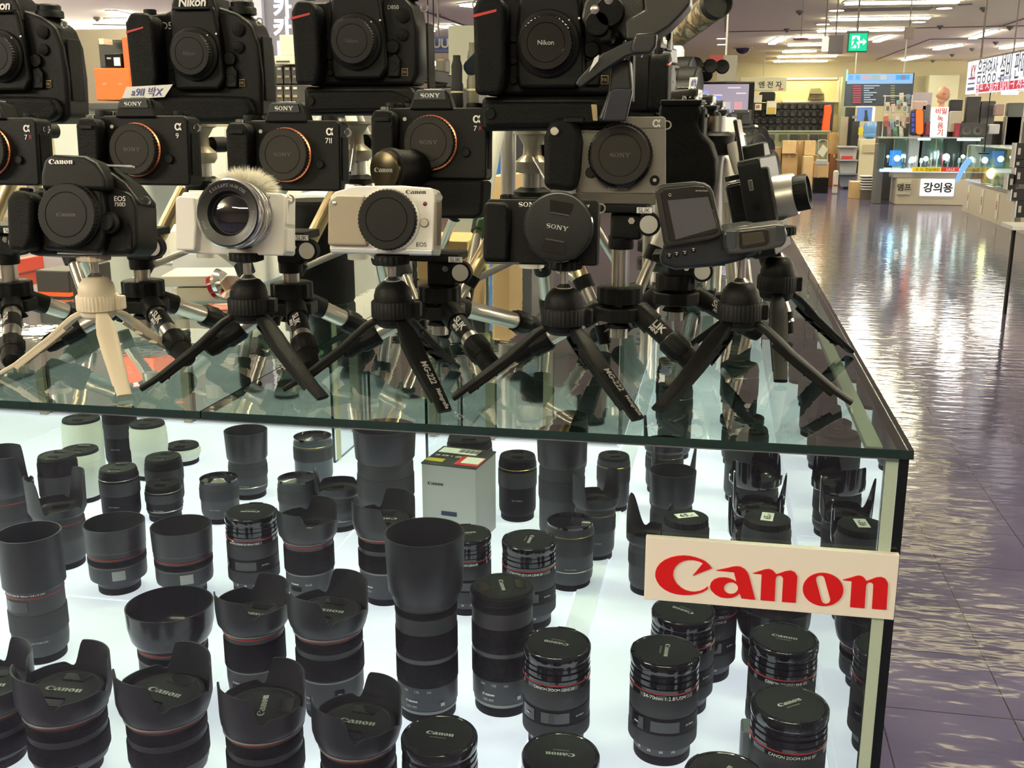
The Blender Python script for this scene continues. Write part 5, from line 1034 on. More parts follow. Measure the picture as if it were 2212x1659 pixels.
# ---------------- room shell ----------------
def at(px, py, Y): return at0(px, py, fy(Y))
CH = CZ+1.46                  # ceiling height
fm = mat('waxed floor tiles', (.19, .17, .25), .10); nt = fm.node_tree; b = nt.nodes['Principled BSDF']; N = nt.nodes.new; LK = nt.links.new
tc = N('ShaderNodeTexCoord'); sx = N('ShaderNodeSeparateXYZ'); LK(tc.outputs['Object'], sx.inputs[0])
def line(axis, off):
    a = N('ShaderNodeMath'); a.operation = 'SUBTRACT'; a.inputs[1].default_value = off; LK(sx.outputs[axis], a.inputs[0])
    p = N('ShaderNodeMath'); p.operation = 'PINGPONG'; p.inputs[1].default_value = .15; LK(a.outputs[0], p.inputs[0])
    c = N('ShaderNodeMath'); c.operation = 'LESS_THAN'; c.inputs[1].default_value = .0016; LK(p.outputs[0], c.inputs[0]); return c
mx_ = N('ShaderNodeMath'); mx_.operation = 'MAXIMUM'; LK(line(0, .7235).outputs[0], mx_.inputs[0]); LK(line(1, 2.372).outputs[0], mx_.inputs[1])
wn = N('ShaderNodeTexNoise'); wn.inputs['Scale'].default_value = 2.2; rp_ = N('ShaderNodeValToRGB'); rp_.color_ramp.elements[0].color = (.072, .065, .135, 1); rp_.color_ramp.elements[1].color = (.125, .112, .20, 1); rp_.color_ramp.elements[0].position = .35; rp_.color_ramp.elements[1].position = .65
LK(tc.outputs['Object'], wn.inputs['Vector']); LK(wn.outputs[0], rp_.inputs[0])
mc = N('ShaderNodeMix'); mc.data_type = 'RGBA'; LK(mx_.outputs[0], mc.inputs[0]); LK(rp_.outputs[0], mc.inputs[6]); mc.inputs[7].default_value = (.03, .025, .035, 1); LK(mc.outputs[2], b.inputs['Base Color'])
mp = N('ShaderNodeMapping'); mp.inputs['Scale'].default_value = (7, 16, 1); LK(tc.outputs['Object'], mp.inputs[0]); n1 = N('ShaderNodeTexNoise'); n1.inputs['Scale'].default_value = 1; n1.inputs['Detail'].default_value = 2.5; LK(mp.outputs[0], n1.inputs['Vector'])
bp = N('ShaderNodeBump'); bp.inputs['Strength'].default_value = 1; bp.inputs['Distance'].default_value = .0026; LK(n1.outputs[0], bp.inputs['Height']); LK(bp.outputs[0], b.inputs['Normal'])
b.inputs['Specular IOR Level'].default_value = .45
RX0, RX1, RY0, RY1 = -14, 14, -6, 29.6
struct(G().box(((RX0+RX1)/2, (RY0+RY1)/2, -.05), (RX1-RX0, RY1-RY0, .1)).obj('floor', fm, None, 0, False))
CEIL = mat('ceiling paint', (.92, .80, .60), .75)
struct(G().box(((RX0+RX1)/2, (RY0+RY1)/2, CH+.05), (RX1-RX0, RY1-RY0, .1)).obj('ceiling', CEIL, None, 0, False))
WP = mat('wall paint', (.42, .37, .22), .75)
struct(G().box(((RX0+RX1)/2, RY1+.05, CH/2), (RX1-RX0, .1, CH)).obj('wall_back', WP, None, 0, False))
struct(G().box((RX0-.05, (RY0+RY1)/2, CH/2), (.1, RY1-RY0, CH)).obj('wall_left', WP, None, 0, False))
TRM = mat('ceiling joint', (.1, .09, .08), .7); k = 0
def trim(a, bpt, w=.03, m=TRM):
    global k; k += 1
    A, B = on(*a, CH), on(*bpt, CH); g = G().sweep([(A.x, A.y, CH-.006), (B.x, B.y, CH-.006)], (w/2, .006), 4); struct(g.obj('trim_%d' % k, m, None, 0, False))
struct(G().box(((RX0+RX1)/2, RY0-.05, CH/2), (RX1-RX0, .1, CH)).obj('wall_front', mat('wall behind', (.3, .27, .22), .8), None, 0, False))
trim((1575, 68), (2212, 55)); trim((1568, -20), (1569, 68), .05, mat('ceiling rail', (.35, .3, .22), .6)); trim((2010, 84), (1893, 129)); trim((2010, 84), (2212, 82)); trim((2100, 8), (2070, 10)); trim((2160, 57), (2212, 40)); trim((880, 10), (1035, 66), .05)
trim((200, 52), (290, 54), .03)
LIT = emat('fluorescent strip', (1, .93, .62), STRIP_E); LITW = emat('fluorescent panel', (1, .96, .82), STRIP_E*.8); DLM = emat('downlight glow', (1, .82, .5), DOWN_E*.7)
FRM = mat('fixture rim', (.25, .23, .2), .6)
def fixture(px0, py0, px1, py1, w, label, m=LIT, group='ceiling strip lights', nm='ceiling_light'):
    A, B = on(px0, py0, CH), on(px1, py1, CH); t = thing(nm, label, 'ceiling light', O0, group=group)
    d = (B-A).normalized(); w = w if w < .3 else .12+.3*abs(d.x)**2; s = Vector((-d.y, d.x, 0))*w/2
    def quad(s_, e, z0, z1, name, m_): 
        g = G(); pts = [A-s_-d*e, B-s_+d*e, B+s_+d*e, A+s_-d*e]; g.prz([(p.x, p.y) for p in pts], z0, z1); return g.obj(name, m_, t, 0, False)
    quad(s*1.25, .03, CH-.012, CH-.001, 'frame', FRM); quad(s, 0, CH-.035, CH-.012, 'tube', m)
    return t
strips = [(1828, 3, 2070, 0), (1793, 39, 2008, 35), (1767, 64, 1952, 61), (1718, 78, 1785, 77), (1703, 95, 1775, 94), (1692, 110, 1762, 108), (1680, 121, 1807, 119), (1672, 131, 1787, 130), (1665, 140, 1770, 139), (1659, 148, 1716, 147), (1652, 154, 1747, 153)]
od = ['nearest', 'second', 'third', 'fourth', 'fifth', 'sixth', 'seventh', 'eighth', 'ninth', 'tenth', 'farthest']
for i, s_ in enumerate(strips): fixture(*s_, .16, 'long warm strip light, %s of the row running to the back wall' % od[i])
for i, s_ in enumerate([(1893, 87, 1920, 76), (2100, 80, 2150, 64), (2022, 104, 2074, 95), (2165, 102, 2240, 90), (1953, 128, 1996, 119), (1886, 152, 1905, 145), (1910, 144, 1933, 137), (2006, 151, 2031, 144), (2040, 141, 2068, 136), (1956, 157, 1980, 154), (1667, 92, 1688, 79), (1630, 153, 1641, 148), (1655, 162, 1676, 158), (1768, 162, 1793, 157), (1768, 152, 1783, 146)]):
    fixture(*s_, .42, 'white panel light, '+['right of the exit sign', 'upper right beside the dark joint', 'between the exit sign and the lit shop sign', 'at the right edge above the lit shop sign', 'below and right of the exit sign', 'left one of the close pair above the menu screen', 'right one of the close pair above the menu screen', 'left one beside the lit shop sign', 'nearest to the corner of the lit shop sign', 'warm one just above the menu screen', 'tilted one left of the strip row', 'tiny one at the far left', 'double one under the farthest strip', 'double one right of the farthest strip', 'small one above the right double one'][i], LITW, 'white panel lights')
for i, (x, y) in enumerate(((1807, 21), (1778, 51), (2040, 16), (1985, 46), (1560, 82), (1560, 95))):
    p = on(x, y, CH); t = thing('downlight', ['round downlight left of the second strip', 'round downlight left of the third strip', 'round downlight right of the nearest strip', 'round downlight right of the second strip', 'round downlight near the camouflage lens, upper', 'round downlight near the camouflage lens, lower'][i], 'ceiling light', (p.x, p.y, 0), group='round downlights')
    G().lathe([(.12, CH-.01), (.12, CH-.001)], 24).obj('rim', FRM, t); G().lathe([(.1, CH-.016), (.1, CH-.01)], 24).obj('lens', emat('soft downlight', (1, .75, .45), 3), t)
# fixtures added out of view to brighten the ceiling and the hall
n = 0
for (x0, x1, yy) in [(-12, -9, y_) for y_ in (5, 11, 17, 23)]+[(7, 10, y_) for y_ in (2, 7, 12, 17, 22, 26)]+[(-4.5, -2.5, -1)]:
    t = thing('added_pendant', 'long unseen pendant light added out of view to brighten the ceiling', 'ceiling light', O0, group='added pendant lights out of view')
    G().box(((x0+x1)/2, yy, CH-.35), (x1-x0, .12, .07)).obj('tube', emat('added pendant glow', (1, .93, .76), 110), t)
    for x in (x0+.3, x1-.3): G().cyl((x, yy, CH-.32), (x, yy, CH), .006, segs=6).obj('cord', FRM, t)
for (x0, x1, yy) in [(-1.6, 1.4, y_) for y_ in (-2.2, 1.9)]+[(on(1828, 3, CH).x, on(2070, 0, CH).x, on(1950, 2, CH).y-2.04*k_) for k_ in (1, 2, 3.1, 4.2)]+[(-9, -6, y_) for y_ in (9, 15, 21)]+[(-5.0, -3.2, y_) for y_ in (1.2, 5.5, 8.5)]+[(4, 7, y_) for y_ in (1, 5)]:  # unseen strips added for more light; the dimmed ones continue the visible row
    t = thing('ceiling_light', 'unseen strip light added to light the hall, outside the upper edge of the photo', 'ceiling light', O0, group='strip lights beyond the frame')
    G().box(((x0+x1)/2, yy, CH-.007), (x1-x0+.06, .22, .012)).obj('frame', FRM, t); G().box(((x0+x1)/2, yy, CH-.024), (x1-x0, .16, .022)).obj('tube', LIT if x0 < on(1828, 3, CH).x-.01 or x0 > on(1828, 3, CH).x+.01 else emat('dimmed fluorescent strip', (1, .86, .45), 8), t)  # nearer strips of the row dimmed to soften their glare on the floor
fixture(240, 22, 292, 34, .35, 'bright panel light seen between the two left SLR cameras', LITW, 'left ceiling panels'); fixture(1005, 6, 1085, 14, .45, 'bright panel light above the right SLR camera', LITW, 'left ceiling panels'); fixture(205, 70, 285, 84, .25, 'pale yellow strip light low between the two left SLR cameras', LIT, 'left ceiling panels'); fixture(897, 57, 932, 64, .3, 'yellow light beside the olive scope', LITW, 'left ceiling panels'); fixture(962, 53, 972, 56, .2, 'small light by the cream pillar', LITW, 'left ceiling panels')

# ceiling fittings
ex = thing('exit_sign', 'green lit exit sign with running figure and arrow', 'exit sign', O0); Y = 11.5
rectp('housing', 1832, 70, 1875, 112, Y, .08, mat('green sign housing', (.02, .3, .15), .5), ex, .004); rectp('lit_face', 1834, 72, 1873, 110, Y-.004, .004, emat('exit green glow', (.0, .62, .30), 1.0), ex)
EW = emat('exit white glow', (.8, 1, .9), 1.2)
rectp('door', 1840, 77, 1857, 104, Y-.008, .003, EW, ex)
EG = emat('exit green glow', (.0, .62, .30), 1.0)
slab('runner', [(1847, 80), (1851, 80), (1851, 84), (1853, 86), (1856, 90), (1853, 91), (1851, 89), (1850, 94), (1854, 99), (1852, 106), (1849, 105), (1850, 99), (1846, 96), (1843, 101), (1838, 103), (1837, 101), (1841, 98), (1844, 91), (1845, 87), (1842, 90), (1840, 89), (1844, 84), (1847, 84)], Y, .002, EG, ex, 0, .011)
slab('arrow', [(1857, 88), (1864, 88), (1864, 83), (1872, 90), (1864, 98), (1864, 93), (1857, 93)], Y, .003, EW, ex, 0, .008)
rectp('hanger', 1830, 66, 1878, 70, Y, .06, FRM, ex, 0, None)
p = at(1853, 66, Y); G().cyl((p.x, Y+.03, p.z), (p.x, Y+.03, CH), .01, segs=8).obj('hanger_rod', FRM, ex)
for (x0, y0, x1, y1, Y_, m, lb, lab) in ((1790, 76, 1822, 116, 10, mat('grey hanging board', (.27, .24, .27), .7), 'hanging_board', 'plain grey board hanging left of the exit sign'), (1955, 58, 1976, 84, 12, mat('beige hanging board', (.42, .35, .3), .7), 'hanging_board', 'small beige board hanging right of the exit sign'), (1776, 80, 1790, 111, 9.9, emat('pale lit panel', (1, .95, .6), 1.1), 'lit_board', 'narrow pale yellow lit panel beside the grey hanging board')):
    t = thing(lb, lab, 'hanging sign', O0); rectp('board', x0, y0, x1, y1, Y_, .04, m, t, .004); p = at((x0+x1)/2, y0, Y_); G().cyl((p.x, Y_+.02, p.z), (p.x, Y_+.02, CH), .006, segs=8).obj('rod', FRM, t)
t = thing('round_sign', 'dark red oval sign hanging among the strip lights', 'sign', O0); p = at(1730, 86, 9); G().lathe([(.06, 0), (.06, .012)], 32, None, Matrix.Translation(p) @ Matrix.Scale(1, 4)).obj('disc', mat('dull dark red', (.25, .06, .08), .5), t); G().cyl(p, (p.x, p.y, CH), .004, segs=6).obj('rod', FRM, t)
p = on(1605, 103, CH); t = thing('dome_camera', 'black half dome security camera on the ceiling', 'security camera', (p.x, p.y, CH)); G().lathe([(.2, -.012), (.2, -.0005)], 32).obj('base', mat('fixture rim', (.25, .23, .2), .6), t); G().lathe([(0, -.13), (.06, -.12), (.11, -.09), (.14, -.05), (.15, -.012)], 32).obj('dome', mat('violet black dome', (.02, .01, .04), .08), t)
for i, (x, y) in enumerate(((1728, 23), (1700, 62), (2125, 16), (2031, 55), (2182, 57), (2151, 90), (2100, 104), (2057, 117), (2015, 130), (209, 37), (945, 30))):
    p = on(x, y, CH); t = thing('sprinkler', 'small dark ceiling sprinkler, '+['high left', 'left of the third strip', 'high right', 'right of the beige board', 'black box shaped one at the right edge', 'right of the lit panels', 'before the lit shop sign', 'left of the lit shop sign', 'below the bright panels', 'between the left SLR cameras', 'above the olive scope'][i], 'ceiling fitting', (p.x, p.y, CH-.0005), group='small ceiling fittings'); G().lathe([(.012, -.06), (.03, -.035), (.05, -.03), (.05, 0)], 16).obj('body', TRM, t)
t = thing('ceiling_vent', 'flat grey vent in the ceiling right of the nearest strip light', 'vent', O0); A = on(1920, 18, CH); G().box((A.x, A.y, CH-.006), (1.1, .5, .01)).obj('grille', mat('vent grey', (.22, .19, .16), .7), t)

# ---------------- far end of the hall ----------------
def fb(name, label, x0, y0, x1, y1, Y, d, m, cat, group=None, bev=.004, part='body', floor=False, hang=False):
    t = thing(name, label, cat, O0, group=group)
    rectp(part, x0, y0, x1, y1, Y, d, m, t, bev, 0.0 if floor else None)
    if hang:
        p = at((x0+x1)/2, y0, Y); G().cyl((p.x, p.y+d/2, p.z-.02), (p.x, p.y+d/2, CH), .008, segs=8).obj('hanger_rod', FRM, t)
    return t
t = fb('hangul_sign', 'pale sign board with dark hangul above the black bags', 1600, 167, 1699, 197, 19, .1, mat('pale yellow board', (.6, .58, .4), .6), 'sign', hang=True); ptext('엔 전 자', 1664, 183, 19, 46, DKL, t, bold=.02); rectp('red_print', 1682, 191, 1692, 194, 18.98, .02, REDN, t); rectp('small_print', 1634, 193, 1668, 195, 18.98, .02, GREYL, t)
t = fb('display_niche', 'wide beige lit wall niche with white frame behind the bags', 1620, 170, 1818, 390, 22, .1, mat('beige niche', (.55, .42, .2), .7), 'wall panel', floor=True)
rectp('frame_top', 1690, 168, 1812, 172, 21.95, .05, CREAM, t); rectp('frame_side', 1808, 168, 1813, 222, 21.95, .05, CREAM, t); rectp('shelf_board', 1690, 216, 1812, 221, 21.8, .2, CREAM, t)
t = thing('shoulder_bag', 'tan and olive shoulder bag alone on the shelf above the black bags', 'bag', O0); slab('body', [(1745, 216), (1750, 200), (1780, 200), (1781, 216)], 21.5, .2, mottled('tan olive leather', (.22, .15, .06), (.12, .1, .04), 6, .6), t, .02); slab('flap', [(1748, 204), (1752, 190), (1772, 189), (1779, 204)], 21.45, .15, mat('olive canvas', (.2, .17, .07), .7), t, .02)
bg = fb('bag_stand', 'long dark shelving unit holding rows of black bags', 1560, 222, 1800, 286, 20.6, .2, mat('dark shelf', (.03, .03, .03), .4), 'shelf', floor=True)
for j in range(4):
    for i in range(10):
        x = 1634+i*15.6; y = 222+j*15.8
        if i < 3 and j == 0: continue
        t = thing('camera_bag', 'black camera bag, %s row from the top, %s from the left on the bag shelves' % (['first', 'second', 'third', 'bottom'][j], ['first', 'second', 'third', 'fourth', 'fifth', 'sixth', 'seventh', 'eighth', 'ninth', 'tenth'][i]), 'bag', O0, group='black camera bags on the shelves')
        w = 6.8+(i*7+j*3) % 3*.3; slab('body', [(x-w, y+14.6), (x-w, y+4), (x-w*.7, y+1), (x+w*.7, y+1), (x+w, y+4), (x+w, y+14.6)], 20.5, .1, FABR, t, .015)
        slab('pocket', [(x-w*.6, y+13.5), (x-w*.6, y+7), (x+w*.6, y+7), (x+w*.6, y+13.5)], 20.44, .06, mat('dark grey bag fabric', (.03, .028, .028), .7), t, .01); rectp('label_patch', x-1.5, y+4, x+1.5, y+5.2, 20.43, .01, mat('dim grey patch', (.15, .13, .11), .6), t)
t = fb('black_fabric_bag', 'large crumpled black bag above the left end of the bag shelves', 1640, 198, 1675, 220, 20.3, .25, FABR, 'bag', bev=.05)
t = fb('white_toy_camera', 'small white box with an orange dot left of the black bags', 1629, 205, 1646, 222, 20.2, .2, mat('ivory panel', (.62, .58, .48), .5), 'box'); t = fb('picture_box', 'white box with yellow lower half among the black bags', 1656, 218, 1677, 247, 20.2, .45, mat('ivory panel', (.62, .58, .48), .5), 'box'); rectp('yellow_half', 1658, 232, 1675, 246, 20.18, .02, mat('ochre print', (.45, .33, .06), .5), t)
t = fb('white_toy_camera', 'small white carton with red print low among the leftmost bags', 1631, 224, 1645, 238, 20.2, .45, mat('ivory panel', (.62, .58, .48), .5), 'box'); rectp('red_print', 1634, 227, 1641, 233, 20.18, .02, mat('brick red', (.45, .1, .05), .5), t)
t = thing('orange_bag', 'bright orange hanging strip of bags right of the black ones', 'bag', O0)
slab('bag', [(1781, 228), (1796, 226), (1797, 240), (1794, 254), (1792, 283), (1775, 283), (1777, 262), (1780, 245)], 20.3, .15, mat('vivid orange fabric', (.85, .10, .01), .6), t, .02)
t = fb('glass_counter', 'low glass counter under the black bags', 1560, 284, 1795, 300, 19.2, .5, mat('greenish counter glass', (.30, .32, .18), .25), 'counter', floor=True); rectp('top_edge', 1560, 282, 1795, 285, 19.15, .5, mat('pale green edge', (.28, .33, .22), .3), t)
for i, (x, c) in enumerate(((1640, (.04, .05, .04)), (1665, (.05, .05, .05)), (1692, (.05, .07, .04)), (1715, (.03, .03, .03)), (1735, (.06, .06, .04)), (1758, (.03, .03, .03)), (1778, (.05, .05, .03)))):
    fb('counter_item', 'small dark device in the far glass counter, %s from the left' % ['first', 'second', 'third', 'fourth', 'fifth', 'sixth', 'seventh'][i], x-8, 290, x+9, 303, 19.1, .1, mat('device %d' % i, c, .5), 'device', 'devices in the far counter')
# cartons
ct = [(1640, 318, 1686, 400, 17.6, CARD, 'brown carton stack left of the flat topped one'), (1690, 304, 1720, 332, 17.4, CARDL, 'pale square carton on top, second stack from the left'), (1688, 332, 1722, 400, 17.5, CARD, 'brown carton under the pale square one'), (1718, 304, 1738, 400, 18.0, CARD, 'tall narrow brown carton between two stacks'),
      (1738, 304, 1762, 336, 17.3, CARDL, 'orange brown carton on the third stack'), (1735, 336, 1766, 378, 17.6, CARD, 'brown carton under the orange brown one'), (1735, 338, 1757, 380, 16.8, CARDL, 'pale narrow carton with a round mark standing in front'), (1757, 350, 1790, 382, 16.9, CARD, 'wide brown carton with dark print behind the hand cart'), (1790, 287, 1832, 332, 18.2, CARD, 'large brown carton high beside the plastic bins'), (1792, 332, 1812, 380, 18.0, mat('dark rust carton', (.25, .09, .04), .7), 'rust coloured carton below the large brown one'), (1839, 393, 1861, 412, 15.6, CARDL, 'small yellow carton on the floor by the shoe box pile')]
for (x0, y0, x1, y1, Y_, m, lb) in ct:
    t = fb('carton', lb, x0, y0, x1, y1, Y_, .45, m, 'box', 'cartons stacked at the far end', .006, 'box', floor=y1 > 370)
    rectp('tape', (x0+x1)/2-1.5, y0+.5, (x0+x1)/2+1.5, y0+8, Y_-.006, .006, mat('packing tape', (.55, .42, .22), .4), t)
t = thing('hand_cart', 'folding silver hand cart with a white card, in front of the cartons', 'cart', O0)
for x in (1767, 1787): slab('rail', [(x, 304), (x+1.5, 304), (x+1.5, 384), (x, 384)], 16.3, .03, ALU, t, 0)
slab('handle', [(1767, 304), (1772, 301), (1783, 301), (1788, 304), (1786, 305), (1782, 303), (1773, 303), (1769, 306)], 16.3, .03, ALU, t, 0); slab('white_card', [(1766, 330), (1778, 312), (1789, 322), (1778, 340)], 16.2, .02, mat('ivory panel', (.62, .58, .48), .5), t, 0); rectp('bag', 1762, 345, 1788, 357, 16.2, .1, mat('clear grey plastic', (.4, .4, .38), .3), t, .02); rectp('base', 1758, 384, 1790, 388, 16.3, .3, BLK, t, 0, 0.0)
for i, (y0, y1, m) in enumerate(((316, 345, mat('pale grey bin', (.38, .37, .35), .3)), (345, 375, mat('grey bin', (.3, .31, .3), .3)), (375, 404, mat('slate bin', (.13, .15, .19), .4)))):
    t = thing('storage_bin', ['top clear bin of the stack', 'middle grey bin of the stack', 'bottom slate blue bin of the stack'][i]+' beside the cartons', 'storage bin', O0, group='stacked plastic bins')
    slab('bin', [(1812, y0+2), (1852, y0+2), (1849, y1), (1815, y1)], 17.0, .4, m, t, .01); rectp('rim', 1811, y0, 1853, y0+3, 16.95, .5, m, t, .004)
    if i == 0: rectp('red_content', 1818, 337, 1842, 343, 16.97, .02, REDN, t)
t = fb('white_bottle', 'white bottle on the floor beside the bins', 1800, 368, 1811, 402, 16.2, .1, mat('ivory panel', (.62, .58, .48), .5), 'bottle', bev=.03, floor=True); rectp('red_base', 1800, 399, 1811, 402, 16.19, .1, REDN, t)
t = thing('water_cooler', 'cream water cooler with a blue bottle on top', 'water cooler', O0); rectp('body', 1856, 300, 1896, 350, 17.0, .35, mat('cream cooler', (.56, .50, .32), .5), t, .02, 0.0); rectp('spout_recess', 1864, 312, 1892, 330, 16.98, .02, mat('dark cream', (.4, .35, .2), .5), t, .005)
p = at(1879, 299, 17.15); G().lathe([(.06, -.02), (.07, .0), (.13, .03), (.14, .06), (.13, .1), (.14, .12), (.13, .17), (.14, .2), (.13, .27), (.10, .31)], 32, None, Matrix.Translation(p)).obj('blue_bottle', mat('blue water bottle', (.12, .27, .5), .15), t)
t = fb('blue_poster', 'blue poster with a dark standing figure above the water cooler', 1852, 231, 1884, 262, 17.6, .05, mat('poster blue', (.10, .22, .6), .5), 'poster'); rectp('white_border', 1850, 226, 1887, 232, 17.58, .06, WPAP, t); slab('figure', [(1868, 238), (1873, 238), (1873, 246), (1876, 262), (1866, 262), (1868, 248)], 17.6, .01, DKL, t, 0, .012); rectp('white_side', 1884, 230, 1890, 262, 17.58, .06, WPAP, t)
for i, (x0, y0, x1, y1, c, lb) in enumerate(((1826, 232, 1846, 290, (.03, .03, .03), 'dark rack of goods left of the blue poster'), (1815, 252, 1832, 290, (.3, .26, .18), 'pale bundle of bags left of the dark rack'), (1842, 250, 1862, 256, (.25, .24, .22), 'grey folded boards'), (1840, 262, 1856, 300, (.02, .02, .02), 'black printer like box'), (1855, 275, 1864, 292, (.6, .5, .05), 'yellow package by the blue bottle'), (1846, 352, 1880, 362, (.06, .08, .25), 'blue tray behind the shoe boxes'), (1862, 372, 1880, 392, (.45, .2, .1), 'orange brown parcel on the pile'))):
    fb('stored_goods', lb+', far end', x0, y0, x1, y1, 17.9-.1*i, .15, mat('goods %d' % i, c, .6), 'goods', 'goods piled at the far end', floor=i in (0, 1, 3, 5, 6))
for i in range(6):
    t = fb('shoe_box', 'white topped flat box, %s in the pile by the far counter' % ['lowest', 'second', 'third', 'fourth', 'fifth', 'topmost'][i], 1862, 409-i*5.6, 1884, 413.5-i*5.6, 15.4, .25, mat('dark flat box', (.12, .09, .07), .6), 'box', 'flat boxes in a pile', .002, floor=i == 0); rectp('white_lid', 1861, 408-i*5.6, 1885, 410-i*5.6, 15.38, .28, WPAP, t)
t = fb('pillar', 'pale green square pillar right of the beige niche', 1812, 165, 1836, 400, 21.2, .5, mat('pale green paint', (.36, .38, .24), .7), 'pillar', floor=True); t2 = fb('pillar', 'pale square pillar behind the mannequin head', 1998, 162, 2062, 400, 24, .6, mat('pale pillar paint', (.44, .42, .27), .7), 'pillar', floor=True)
t = fb('block_partition', 'grey lilac block wall behind the hanging packages', 1966, 200, 2010, 300, 18.5, .3, mat('lilac grey', (.25, .21, .22), .7), 'partition', floor=True)
# menu screen
t = thing('menu_screen', 'hanging menu screen with a sky blue top and dark lower part with small text', 'screen', O0); Y = 15.5
rectp('panel', 1826, 158, 1973, 229, Y, .06, mat('screen back', (.02, .03, .05), .4), t, .004); rectp('blue_top', 1830, 159, 1972, 181, Y-.01, .01, emat('sky blue glow', (.30, .55, .85), .8), t)
for i, (a_, b_, c) in enumerate(((1833, 1843, (.1, .45, .95)), (1848, 1858, (.1, .45, .95)), (1863, 1880, (.6, .45, .5)), (1884, 1898, (.4, .5, .45)), (1902, 1915, (.6, .6, .6)), (1935, 1965, (.05, .4, .9)), (1946, 1956, (.2, .25, .4)))): rectp('picture', a_, 162, b_, 172, Y-.016-.002*i, .004, emat('pic %d' % i, c, .8), t)
for i in range(8): rectp('red_row', 1842, 184+i*5, 1860, 187.6+i*5, Y-.014, .006, emat('dim red glow', (.5, .08, .12), .7), t); rectp('white_row', 1866, 184+i*5, 1866+[34, 22, 12, 28, 20, 14, 26, 18][i], 186.5+i*5, Y-.014, .006, emat('pale text glow', (.6, .72, .8), .6), t); rectp('yellow_row', 1924, 184+i*5, 1933, 186.5+i*5, Y-.014, .006, emat('dim yellow glow', (.5, .5, .25), .5), t)
rectp('green_edge', 1828, 150, 1831, 175, Y-.02, .01, emat('mint glow', (.4, 1, .7), 1), t)
p = at(1900, 158, Y)
for dx in (-.4, .4): G().cyl((p.x+dx, fy(Y)+.03, p.z), (p.x+dx, fy(Y)+.03, CH), .01, segs=8).obj('hanger', FRM, t)
# main far counter
CG = glass('far counter glass', (.8, .9, .88), 1.5)
mc_ = thing('glass_counter', 'lit glass counter with a yellow and red strip and hangul panels on its base', 'counter', O0); Y = 14.6; ba = at(1905, 430, Y); bb2 = at(2090, 430, Y)
rectp('base', 1935, 386, 2100, 430, Y, .6, mat('beige counter base', (.46, .41, .33), .5), mc_, .01, 0.0); rectp('plinth', 1940, 424, 2095, 434, Y+.04, .5, mat('dark plinth', (.1, .09, .09), .5), mc_, 0, 0.0)
rectp('lit_shelf', 1902, 366, 2096, 372, Y, .6, emat('lit shelf glow', (.85, .95, 1), 1.0), mc_); rectp('dark_gap', 1930, 373, 2096, 385, Y+.02, .5, mat('counter gap', (.3, .28, .24), .5), mc_)
rectp('yellow_strip', 1971, 361, 2033, 371, Y-.03, .02, mat('sign yellow', (.75, .55, .02), .4, emit=(.75, .55, .02), es=.3), mc_); rectp('red_strip', 2033, 361, 2072, 371, Y-.03, .02, mat('sign strip red', (.5, .03, .04), .4, emit=(.5, .03, .04), es=.3), mc_); ptext('수 리 전문매장', 2003, 366, Y-.035, 46, DKL, mc_); ptext('SALE', 2053, 366, Y-.035, 16, WHT, mc_)
rectp('amp_panel', 1938, 389, 1968, 421, Y-.02, .02, mat('panel beige', (.5, .46, .38), .5), mc_, .01); ptext('앰프', 1953, 404, Y-.025, 27, DKL, mc_, bold=.02)
rectp('lit_name_panel', 1988, 386, 2062, 424, Y-.03, .03, emat('lit white sign', (1, .95, .92), .95), mc_, .02); ptext('강의용', 2026, 405, Y-.035, 56, DKL, mc_, bold=.03)
rectp('corner_post', 1893, 310, 1910, 388, Y+.1, .3, mat('grey post', (.12, .12, .13), .4), mc_, .01, 0.0); rectp('top_light', 1985, 299, 2010, 303, Y+.1, .1, emat('cool lamp', (.9, 1, 1), 4), mc_); rectp('top_light', 2070, 299, 2118, 304, Y+.1, .1, emat('cool lamp', (.9, 1, 1), 4), mc_)
rectp('top_glass', 1897, 296, 2125, 299, Y, .6, mat('green tint slab', (.35, .45, .42), .2), mc_, 0); rectp('back_mirror', 1930, 300, 2125, 366, Y+.62, .03, mat('dim mirror', (.42, .5, .5), .12, .9), mc_)
rectp('front_pane', 1930, 300, 2120, 366, Y-.005, .01, CG, mc_); rectp('side_pane', 1897, 300, 1930, 366, Y-.005, .01, CG, mc_)
for x in (1929, 1972, 2020): rectp('glass_joint', x, 300, x+1, 366, Y-.008, .006, mat('pale green edge', (.28, .33, .22), .3), mc_)
for i, (x, w, h, c) in enumerate(((1950, 8, 30, (.1, .1, .12)), (1963, 6, 26, (.5, .5, .52)), (1977, 5, 38, (.35, .3, .28)), (1988, 6, 30, (.6, .6, .6)), (2000, 4, 36, (.03, .03, .03)), (2010, 5, 44, (.4, .42, .42)), (2022, 6, 50, (.65, .65, .65)), (2034, 5, 40, (.5, .12, .15)), (2046, 7, 34, (.25, .25, .3)), (2058, 5, 42, (.1, .1, .1)), (2070, 6, 30, (.4, .42, .45)), (2082, 5, 36, (.15, .15, .15)))):
    t = thing('display_item', 'small item standing in the lit far counter, %s from the left' % ['first', 'second', 'third', 'fourth', 'fifth', 'sixth', 'seventh', 'eighth', 'ninth', 'tenth', 'eleventh', 'twelfth'][i], 'shop item', at(x, 366, Y+.3), group='items in the lit far counter')
    s_ = Y/FPX; G().lathe([(w*s_*.8, 0), (w*s_*.8, .02), (w*s_*.25, .04), (w*s_*.3, h*s_*.5), (w*s_*.7, h*s_*.6), (w*s_*.6, h*s_*.95), (0, h*s_)], 16).obj('body', mat('item %d' % i, c, .3), t)
